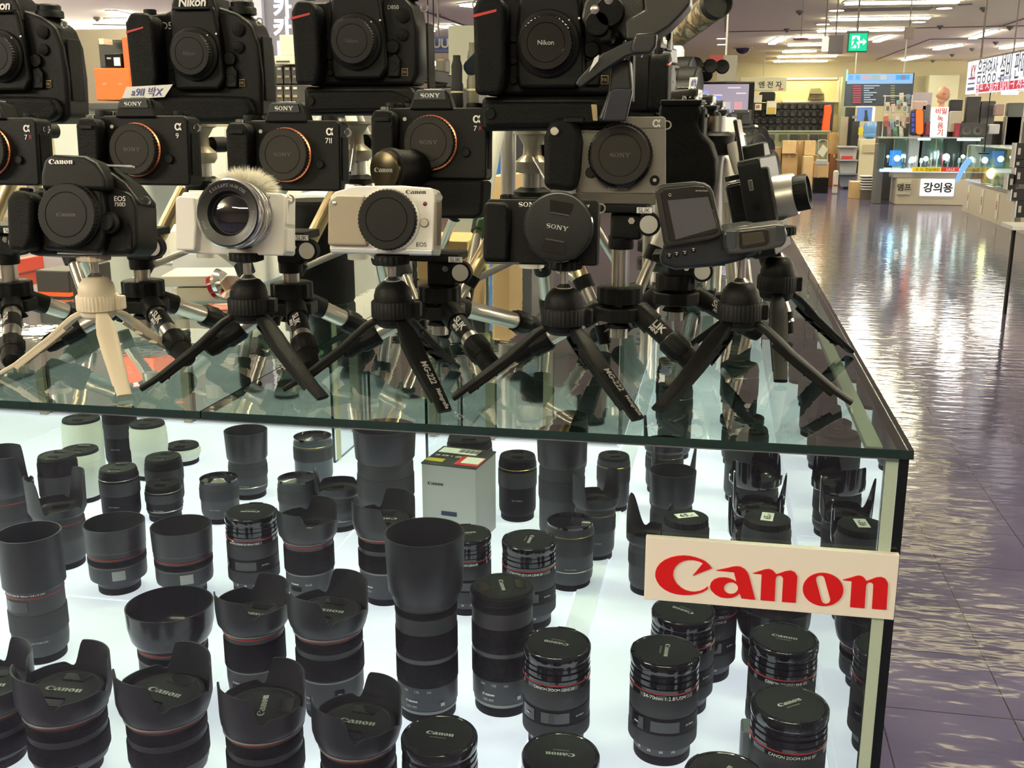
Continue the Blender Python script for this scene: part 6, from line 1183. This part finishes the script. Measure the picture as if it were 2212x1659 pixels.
for i, (x, y, r, c) in enumerate(((1938, 342, .05, (.5, .8, 1)), (1971, 345, .05, (.9, .97, 1)), (2000, 343, .04, (1, .98, .85)), (2044, 339, .055, (.9, .97, 1)), (2080, 338, .03, (.95, 1, .9)), (1918, 338, .022, (.9, .95, 1)))):
    t = thing('spot_lamp', 'bright small lamp in the lit far counter, %s from the left' % ['second', 'third', 'fourth', 'fifth', 'last', 'first'][i], 'lamp', at(x, y, Y+.25), group='bright lamps in the far counter'); g = G(); bmesh.ops.create_icosphere(g.bm, subdivisions=2, radius=r); g.obj('bulb', emat('lamp glow %d' % i, c, 14), t); G().cyl((0, 0, -r), (0, 0, -.1), .012, segs=8).obj('stem', ALU, t)
t = fb('blue_lit_box', 'bright blue lit box beside the first lamp of the far counter', 1922, 325, 1946, 358, Y+.4, .05, emat('blue glow', (.02, .25, .9), 1.2), 'light box')
# goods on the far counter
hp = [(1918, 232, .0), (1930, 236, 1), (1942, 228, 2), (1955, 232, 3), (1962, 215, 4), (1948, 212, 5), (1915, 262, 6), (1927, 268, 7), (1939, 262, 8), (1952, 266, 9), (1961, 256, 10), (1921, 284, 11), (1934, 286, 12), (1947, 284, 13)]
pc = [(.55, .5, .42), (.5, .35, .32), (.28, .42, .4), (.6, .56, .48), (.2, .28, .4), (.58, .52, .4), (.45, .12, .1), (.3, .35, .5), (.6, .55, .5), (.55, .35, .3), (.5, .48, .5), (.35, .1, .1), (.1, .3, .18), (.5, .48, .42)]
hrk = fb('package_rack', 'wire rack carrying small hanging packages on the far counter', 1908, 205, 1910, 296, Y+.35, .02, ALU, 'rack', bev=0); rectp('rail', 1908, 206, 1968, 208, Y+.35, .02, ALU, hrk); rectp('rail', 1908, 246, 1968, 248, Y+.35, .02, ALU, hrk); rectp('post', 1966, 205, 1968, 296, Y+.35, .02, ALU, hrk)
for i, (x, y, q) in enumerate(hp):
    t = thing('hanging_package', 'small blister package on the wire rack, %s row, %s from its left' % (['upper', 'top', 'middle', 'bottom'][(0, 0, 0, 0, 1, 1, 2, 2, 2, 2, 2, 3, 3, 3)[i]], ['first', 'second', 'third', 'fourth', 'second', 'first', 'first', 'second', 'third', 'fourth', 'fifth', 'first', 'second', 'third'][i]), 'package', O0, group='packages on the wire rack')
    slab('card', [(x-5, y-11), (x+4, y-12), (x+5, y+10), (x-4, y+11)], Y+.3, .03, mat('package %d' % i, pc[i], .5), t, .004); rectp('blister', x-3, y-3, x+3, y+7, Y+.28, .03, mat('blister %d' % (i % 4), ((.12, .12, .14), (.5, .5, .48), (.3, .1, .1), (.15, .25, .35))[i % 4], .2), t, .01)
t = thing('orange_panel_display', 'black display stand with a tall rounded orange panel', 'display stand', O0); rectp('back', 1968, 236, 1998, 293, Y+.2, .12, mat('display black', (.02, .02, .04), .4), t, .04)
oo = [(1986.5+8*math.cos(a), 263+(-20 if math.sin(a) < 0 else 20)+8*math.sin(a)) for a in [2*PI*k/24 for k in range(24)]]
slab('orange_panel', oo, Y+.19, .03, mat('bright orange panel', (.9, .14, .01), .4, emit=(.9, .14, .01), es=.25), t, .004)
for i in range(4): rectp('blue_light', 1970, 244+i*11, 1975, 252+i*11, Y+.18, .02, emat('small blue glow', (.05, .06, .5), .8), t)
t = thing('lit_hangul_sign', 'white lit upright sign with red hangul under the mannequin head', 'sign', O0); slab('light_box', [(2014, 232), (2050, 231), (2045, 296), (2011, 297)], Y+.1, .12, emat('lit sign white', (1, .95, .85), 1.2), t, .01)
RG = mat('lit red lettering', (.5, .04, .02), .4)
for s_, x, y, w in (('비밀', 2033, 240, 21), ('녹', 2031, 256, 11), ('음', 2031, 271, 11), ('기', 2030, 286, 11)): ptext(s_, x, y, Y+.1, w, RG, t, bold=.03)
t = thing('mannequin_head', 'bald peach mannequin head on the lit hangul sign', 'mannequin head', at(2033, 231, Y+.17)); g = G()
MS = Matrix.Diagonal((.105, .1, .125, 1)); bmesh.ops.create_uvsphere(g.bm, u_segments=24, v_segments=16, radius=1, matrix=Matrix.Translation((.02, 0, .2)) @ MS); g.obj('head', mat('peach plastic', (.55, .27, .18), .45), t)
G().sweep([(0, 0, 0), (0, 0, .06), (-.005, 0, .14)], [(.05, .05), (.045, .045), (.07, .06)], 20).obj('neck', mat('peach plastic', (.55, .27, .18), .45), t); G().sweep([(-.07, -.02, .2), (-.095, -.025, .17), (-.07, -.02, .15)], (.012, .012), 8).obj('nose', mat('peach plastic', (.55, .27, .18), .45), t); G().box((.01, -.095, .2), (.05, .012, .012)).obj('eye_mark', mat('brown mark', (.12, .05, .04), .5), t); G().sweep([(-.06, -.03, .1), (-.02, -.06, .08), (.03, -.05, .09)], (.03, .03), 12).obj('jaw', mat('peach plastic', (.55, .27, .18), .45), t)
t = thing('speaker_pair', 'black twin speaker box with red ends on the far counter', 'speaker', O0); rectp('box', 2074, 266, 2132, 295, Y+.15, .2, mat('speaker black', (.015, .015, .016), .4), t, .01); rectp('red_end', 2064, 266, 2074, 295, Y+.15, .2, mat('wine red', (.25, .02, .04), .5), t)
for x in (2088, 2112): p = at(x, 282, Y+.15); G().lathe([(.07, 0), (.072, .006), (.06, .004), (.02, -.002), (.014, .006), (0, .01)], 32, None, yM(p.x, p.y, p.z)).obj('cone', mat('cone grey', (.06, .06, .06), .4), t)
for i, (x0, y0, x1, y1, c, lb) in enumerate(((2052, 215, 2080, 240, (.01, .01, .012), 'black case behind the mannequin head'), (2087, 208, 2118, 264, (.02, .02, .02), 'large black suitcase behind the speakers, left one'), (2118, 218, 2150, 264, (.035, .035, .04), 'large black suitcase behind the speakers, right one'), (2150, 225, 2170, 250, (.3, .2, .18), 'brown and silver packs right of the suitcases'), (1990, 226, 2010, 262, (.1, .1, .11), 'dark panel behind the lit hangul sign'), (1972, 218, 2003, 238, (.5, .36, .34), 'pinkish poster above the orange panel'), (2052, 240, 2078, 285, (.4, .36, .28), 'beige vase shaped pack by the speakers'), (2135, 268, 2160, 290, (.5, .5, .52), 'row of silver tubes right of the speakers'), (1998, 265, 2010, 293, (.2, .02, .04), 'dark red box left of the lit hangul sign'), (2176, 222, 2212, 250, (.06, .07, .06), 'dark shelf with green glow at the right edge'), (2172, 250, 2212, 262, (.25, .24, .2), 'pale goods at the right edge under the lit sign'))):
    fb('shelf_goods', lb, x0, y0, x1, y1, Y+.5 if i in (0, 1, 2, 4, 5, 9, 10) else Y+.25, .15, mat('shelf goods %d' % i, c, .45), 'goods', 'goods standing on the far counter', .02, floor=i in (0, 1, 2, 4, 5, 9, 10))
# stand-up support for things on the counter: rear shelf
fb('rear_shelf', 'dark shelving behind the far counter', 1900, 262, 2260, 296, Y+.72, .4, mat('rear shelf', (.06, .055, .05), .6), 'shelf', floor=True)
# slanted right counter
rc = thing('glass_counter', 'slanted glass counter with crossed white base panels at the right edge', 'counter', O0)
def wall_between(name, A, B, z0, z1, th, m, bev=0):
    d = (B-A); d.z = 0; d.normalize(); s_ = Vector((-d.y, d.x, 0))*th
    return G().prz([(A.x, A.y), (B.x, B.y), (B.x+s_.x, B.y+s_.y), (A.x+s_.x, A.y+s_.y)], z0, z1).obj(name, m, rc, bev)
A = on(2078, 455, 0); B = on(2300, 540, 0)
wall_between('base', A, B, .0, .42, .6, mat('beige counter base', (.46, .41, .33), .5)); wall_between('rail', A+Vector((0, -.02, 0)), B+Vector((0, -.02, 0)), .42, .46, .64, ALU)
wall_between('front_pane', A, B, .46, .98, .01, CG); wall_between('top_glass', A, B, .98, .99, .6, mat('green tint slab', (.35, .45, .42), .2)); wall_between('back_board', A+Vector((.1, .55, 0)), B+Vector((.1, .55, 0)), .46, .97, .03, mat('counter inner green', (.3, .36, .26), .5))
wall_between('shelf_light', A+Vector((.05, .1, 0)), A.lerp(B, .5)+Vector((.05, .1, 0)), .47, .475, .4, emat('warm shelf glow', (.9, .95, .7), .7))
dv = (B-A).normalized()
for i in range(6):
    c = A.lerp(B, .06+.17*i); e = c+dv*.13; nn_ = Vector((dv.y, -dv.x, 0))*.012
    G().prz([(c.x+nn_.x, c.y+nn_.y), (e.x+nn_.x, e.y+nn_.y), (e.x, e.y), (c.x, c.y)], .06, .40).obj('white_panel', mat('panel ivory', (.6, .56, .48), .5), rc)
    m_ = (c+e)/2+nn_*1.3
    rz_ = math.atan2(dv.y, dv.x); G().box((m_.x, m_.y, .24), (.07, .008, .012), rz_).obj('cross_mark', mat('orange brown mark', (.5, .15, .05), .5), rc); G().box((m_.x, m_.y, .24), (.012, .008, .12), rz_).obj('cross_mark', mat('orange brown mark', (.5, .15, .05), .5), rc)
p = A.lerp(B, .28)+Vector((.1, .25, .62)); t = thing('warm_lamp', 'glaring warm lamp inside the slanted right counter', 'lamp', p); g = G(); bmesh.ops.create_icosphere(g.bm, subdivisions=2, radius=.075); g.obj('bulb', emat('warm lamp glow', (1, .8, .35), 22), t); G().cyl((0, 0, -.06), (0, 0, -.14), .02, segs=8).obj('stem', ALU, t)
for i, (u, c, h) in enumerate(((.08, (.35, .1, .05), .16), (.13, (.4, .15, .06), .18), (.18, (.45, .12, .05), .15), (.23, (.4, .25, .06), .2), (.36, (.4, .42, .3), .14), (.45, (.3, .36, .3), .18), (.55, (.45, .36, .2), .12), (.64, (.3, .3, .28), .16))):
    q = A.lerp(B, u)+Vector((.06, .2, .477)); t = thing('display_item', 'small item in the slanted right counter, %s from its left end' % ['first', 'second', 'third', 'fourth', 'fifth', 'sixth', 'seventh', 'eighth'][i], 'shop item', q, group='items in the slanted counter'); G().lathe([(.04, 0), (.045, .01), (.03, h*.5), (.035, h*.8), (.015, h)], 16).obj('body', mat('slant item %d' % i, c, .35), t)
t = thing('blue_lit_tube', 'slanting pane glowing blue at the joint of the two far counters', 'light box', O0); slab('tube', [(2063, 392), (2072, 393), (2082, 372), (2101, 346), (2092, 340), (2078, 356)], 12.6, .03, emat('blue white glow', (.25, .55, 1), .8), t)
for i, (x0, y0, x1, y1) in enumerate(((2195, 309, 2215, 345), (2192, 345, 2215, 362), (2194, 362, 2215, 398), (2178, 376, 2196, 410), (2186, 408, 2215, 434), (2196, 434, 2215, 470))):
    t = fb('boxed_gadget', 'black and white boxed gadget in the column at the right edge, %s from the top' % ['first', 'second', 'third', 'fourth', 'fifth', 'lowest'][i], x0, y0, x1, y1, 8.6, .1, mat('gadget box black', (.02, .02, .022), .4), 'box', 'boxed gadgets at the right edge', .004); rectp('white_side', x0-3, y0, x0, y1, 8.6, .1, WPAP, t); rectp('grey_print', x0+4, y0+(y1-y0)*.3, x0+10, y0+(y1-y0)*.7, 8.59, .01, GREYL, t)
t = fb('gadget_stand', 'white low stand on casters at the right edge', 2186, 488, 2240, 498, 7.9, .3, WPAP, 'stand'); rectp('upright', 2205, 300, 2214, 488, 8.75, .05, mat('stand grey', (.2, .19, .18), .5), t); rectp('caster', 2189, 498, 2194, 515, 8.0, .05, BLK, t, 0, 0.0)
# lit shop sign
sgn = thing('shop_sign', 'large white lit shop sign with dark hangul over a red band, at the right edge', 'sign', O0)
TL, BL_, TR, BR_ = at(2092, 134, 13.2), at(2087, 204, 13.2), at(2290, 96, 10.2), at(2290, 187, 10.2)
def sq(name, u0, u1, v0, v1, off, m):
    g = G(); nrm = (TR-TL).cross(Vector((0, 0, 1))).normalized()
    if nrm.y > 0: nrm = -nrm
    X = lambda u, v: (TL.lerp(TR, u)).lerp(Vector((TL.lerp(TR, u).x, TL.lerp(TR, u).y, BL_.z+(BR_.z-BL_.z)*u)), v)
    f = [X(u0, v0), X(u1, v0), X(u1, v1), X(u0, v1)]; a_ = g.ring([p+nrm*off for p in f]); b_ = g.ring([p+nrm*(off-.03) for p in f]); g.bm.faces.new(a_); g.bm.faces.new(b_[::-1])
    for i in range(4): g.bm.faces.new([a_[i], b_[i], b_[(i+1) % 4], a_[(i+1) % 4]])
    g.obj(name, m, sgn, 0, False); return X, nrm
sq('light_box', 0, 1, 0, 1, 0, emat('lit sign cold white', (.92, .93, 1), .95)); sq('red_band', .16, 1, .74, .97, .01, emat('lit red band', (.65, .02, .06), .8))
X, nrm = sq('top_frame', 0, 1, -.05, 0, .01, FRM)
def upx(px):               # how far along the sign a photo column falls
    d = ray(px, 150); A_, e = TL, TR-TL
    den = d.x*e.y-d.y*e.x; return (A_.x*d.y-A_.y*d.x)/den
def stext(s, x0, x1, v, m, **k):
    u0, u1 = upx(x0), upx(x1); q = X((u0+u1)/2, v)+nrm*.013; ang = math.atan2((TR-TL).y, (TR-TL).x); text(s, (u1-u0)*math.hypot((TR-TL).x, (TR-TL).y), m, sgn, q, (PI/2, 0, ang), **k)
INK = mat('navy lettering', (.015, .02, .08), .5)
stext('KY', 2101, 2111, .36, mat('crimson lettering', (.5, .03, .05), .5), wide=.7, bold=.02); stext('음향영상', 2115, 2157, .37, INK, wide=.75); stext('설비', 2163, 2187, .35, INK, wide=.75); stext('판매', 2194, 2219, .34, INK, wide=.75)
stext('www.sound.co.kr', 2160, 2190, .62, mat('blue grey lettering', (.2, .22, .5), .5)); stext('앰프 스피커 마이크 전문', 2114, 2225, .855, emat('lit pink letters', (1, .75, .82), .9), wide=1.1)
for v in (.5, .66, .8): sq('side_print', .03, .12, v, v+.05+(v > .7)*.04, .006, mat('blue grey lettering', (.2, .22, .5), .5))
for x, y in ((2120, 137), (2220, 118)):
    p = at(x, y, 12.5); 
for u in (.2, .8): p = X(u, 0); G().cyl((p.x, p.y+.1, p.z-.05), (p.x, p.y+.1, CH), .012, segs=8).obj('hanger', FRM, sgn)
t = thing('black_balloon_light', 'dark round device on a thin rod in front of the lit shop sign', 'device', at(2129, 240, 11.5)); t.location = (at(2129, 300, 12.6).x, 12.6, 1.003); hb = at(2129, 157, 12.6).z-1.003; G().lathe([(.06, -.012), (.06, 0), (.01, .006)], 20).obj('foot', BLK, t); G().lathe([(0, hb-.05), (.03, hb-.045), (.055, hb-.02), (.055, hb+.02), (.03, hb+.045), (0, hb+.05)], 20).obj('head', mat('soft black', (.03, .03, .03), .6), t); G().cyl((0, 0, 0), (0, 0, hb-.04), .005, segs=8).obj('rod', BLK, t)
rectp('shop_light', 2168, 196, 2200, 204, 12.4, .1, emat('cool lamp', (.9, 1, 1), 4), fb('lamp_housing', 'white tube lamp under the lit shop sign', 2166, 193, 2202, 196, 12.4, .12, FRM, 'lamp', bev=0, hang=True))
# left far background
t = fb('pillar', 'cream square pillar between the middle and right SLR cameras', 971, 55, 1032, 500, 6.5, .5, mat('cream pillar paint', (.62, .62, .48), .7), 'pillar', floor=True)
t = fb('blue_sign', 'blue sign with pale round letters seen beside the cream pillar', 915, 79, 972, 113, 8.2, .1, mat('sign blue', (.10, .13, .33), .5), 'sign', hang=True); ptext('LUU', 947, 94, 8.18, 46, mat('pale sign letters', (.5, .5, .48), .5), t, bold=.03)
t = fb('shop_partition', 'pale pink shop partition under the blue sign', 880, 113, 975, 300, 8.6, .1, mat('pinkish partition', (.42, .33, .3), .6), 'partition', floor=True)
for i, (x, y) in enumerate(((938, 137), (926, 136))):
    t = thing('spot_lamp', ['warm round lamp under the blue sign, larger', 'warm round lamp under the blue sign, smaller'][i], 'lamp', at(x, y, 7.5), group='round lamps under the blue sign'); g = G(); bmesh.ops.create_icosphere(g.bm, subdivisions=2, radius=(.018, .01)[i]); g.obj('bulb', emat('warm small glow', (1, .8, .5), 10), t); G().cyl((0, 0, 0), (0, 0, CH-t.location.z), .004, segs=8).obj('cord', BLK, t)
t = fb('back_partition', 'tall beige partition far behind the left cameras', 150, 60, 560, 500, 9, .1, mat('beige partition', (.4, .35, .26), .7), 'partition', floor=True)
t = fb('back_partition', 'grey partition behind the hangul sign board', 560, 60, 900, 500, 7.6, .1, mat('grey partition', (.3, .28, .25), .7), 'partition', floor=True)
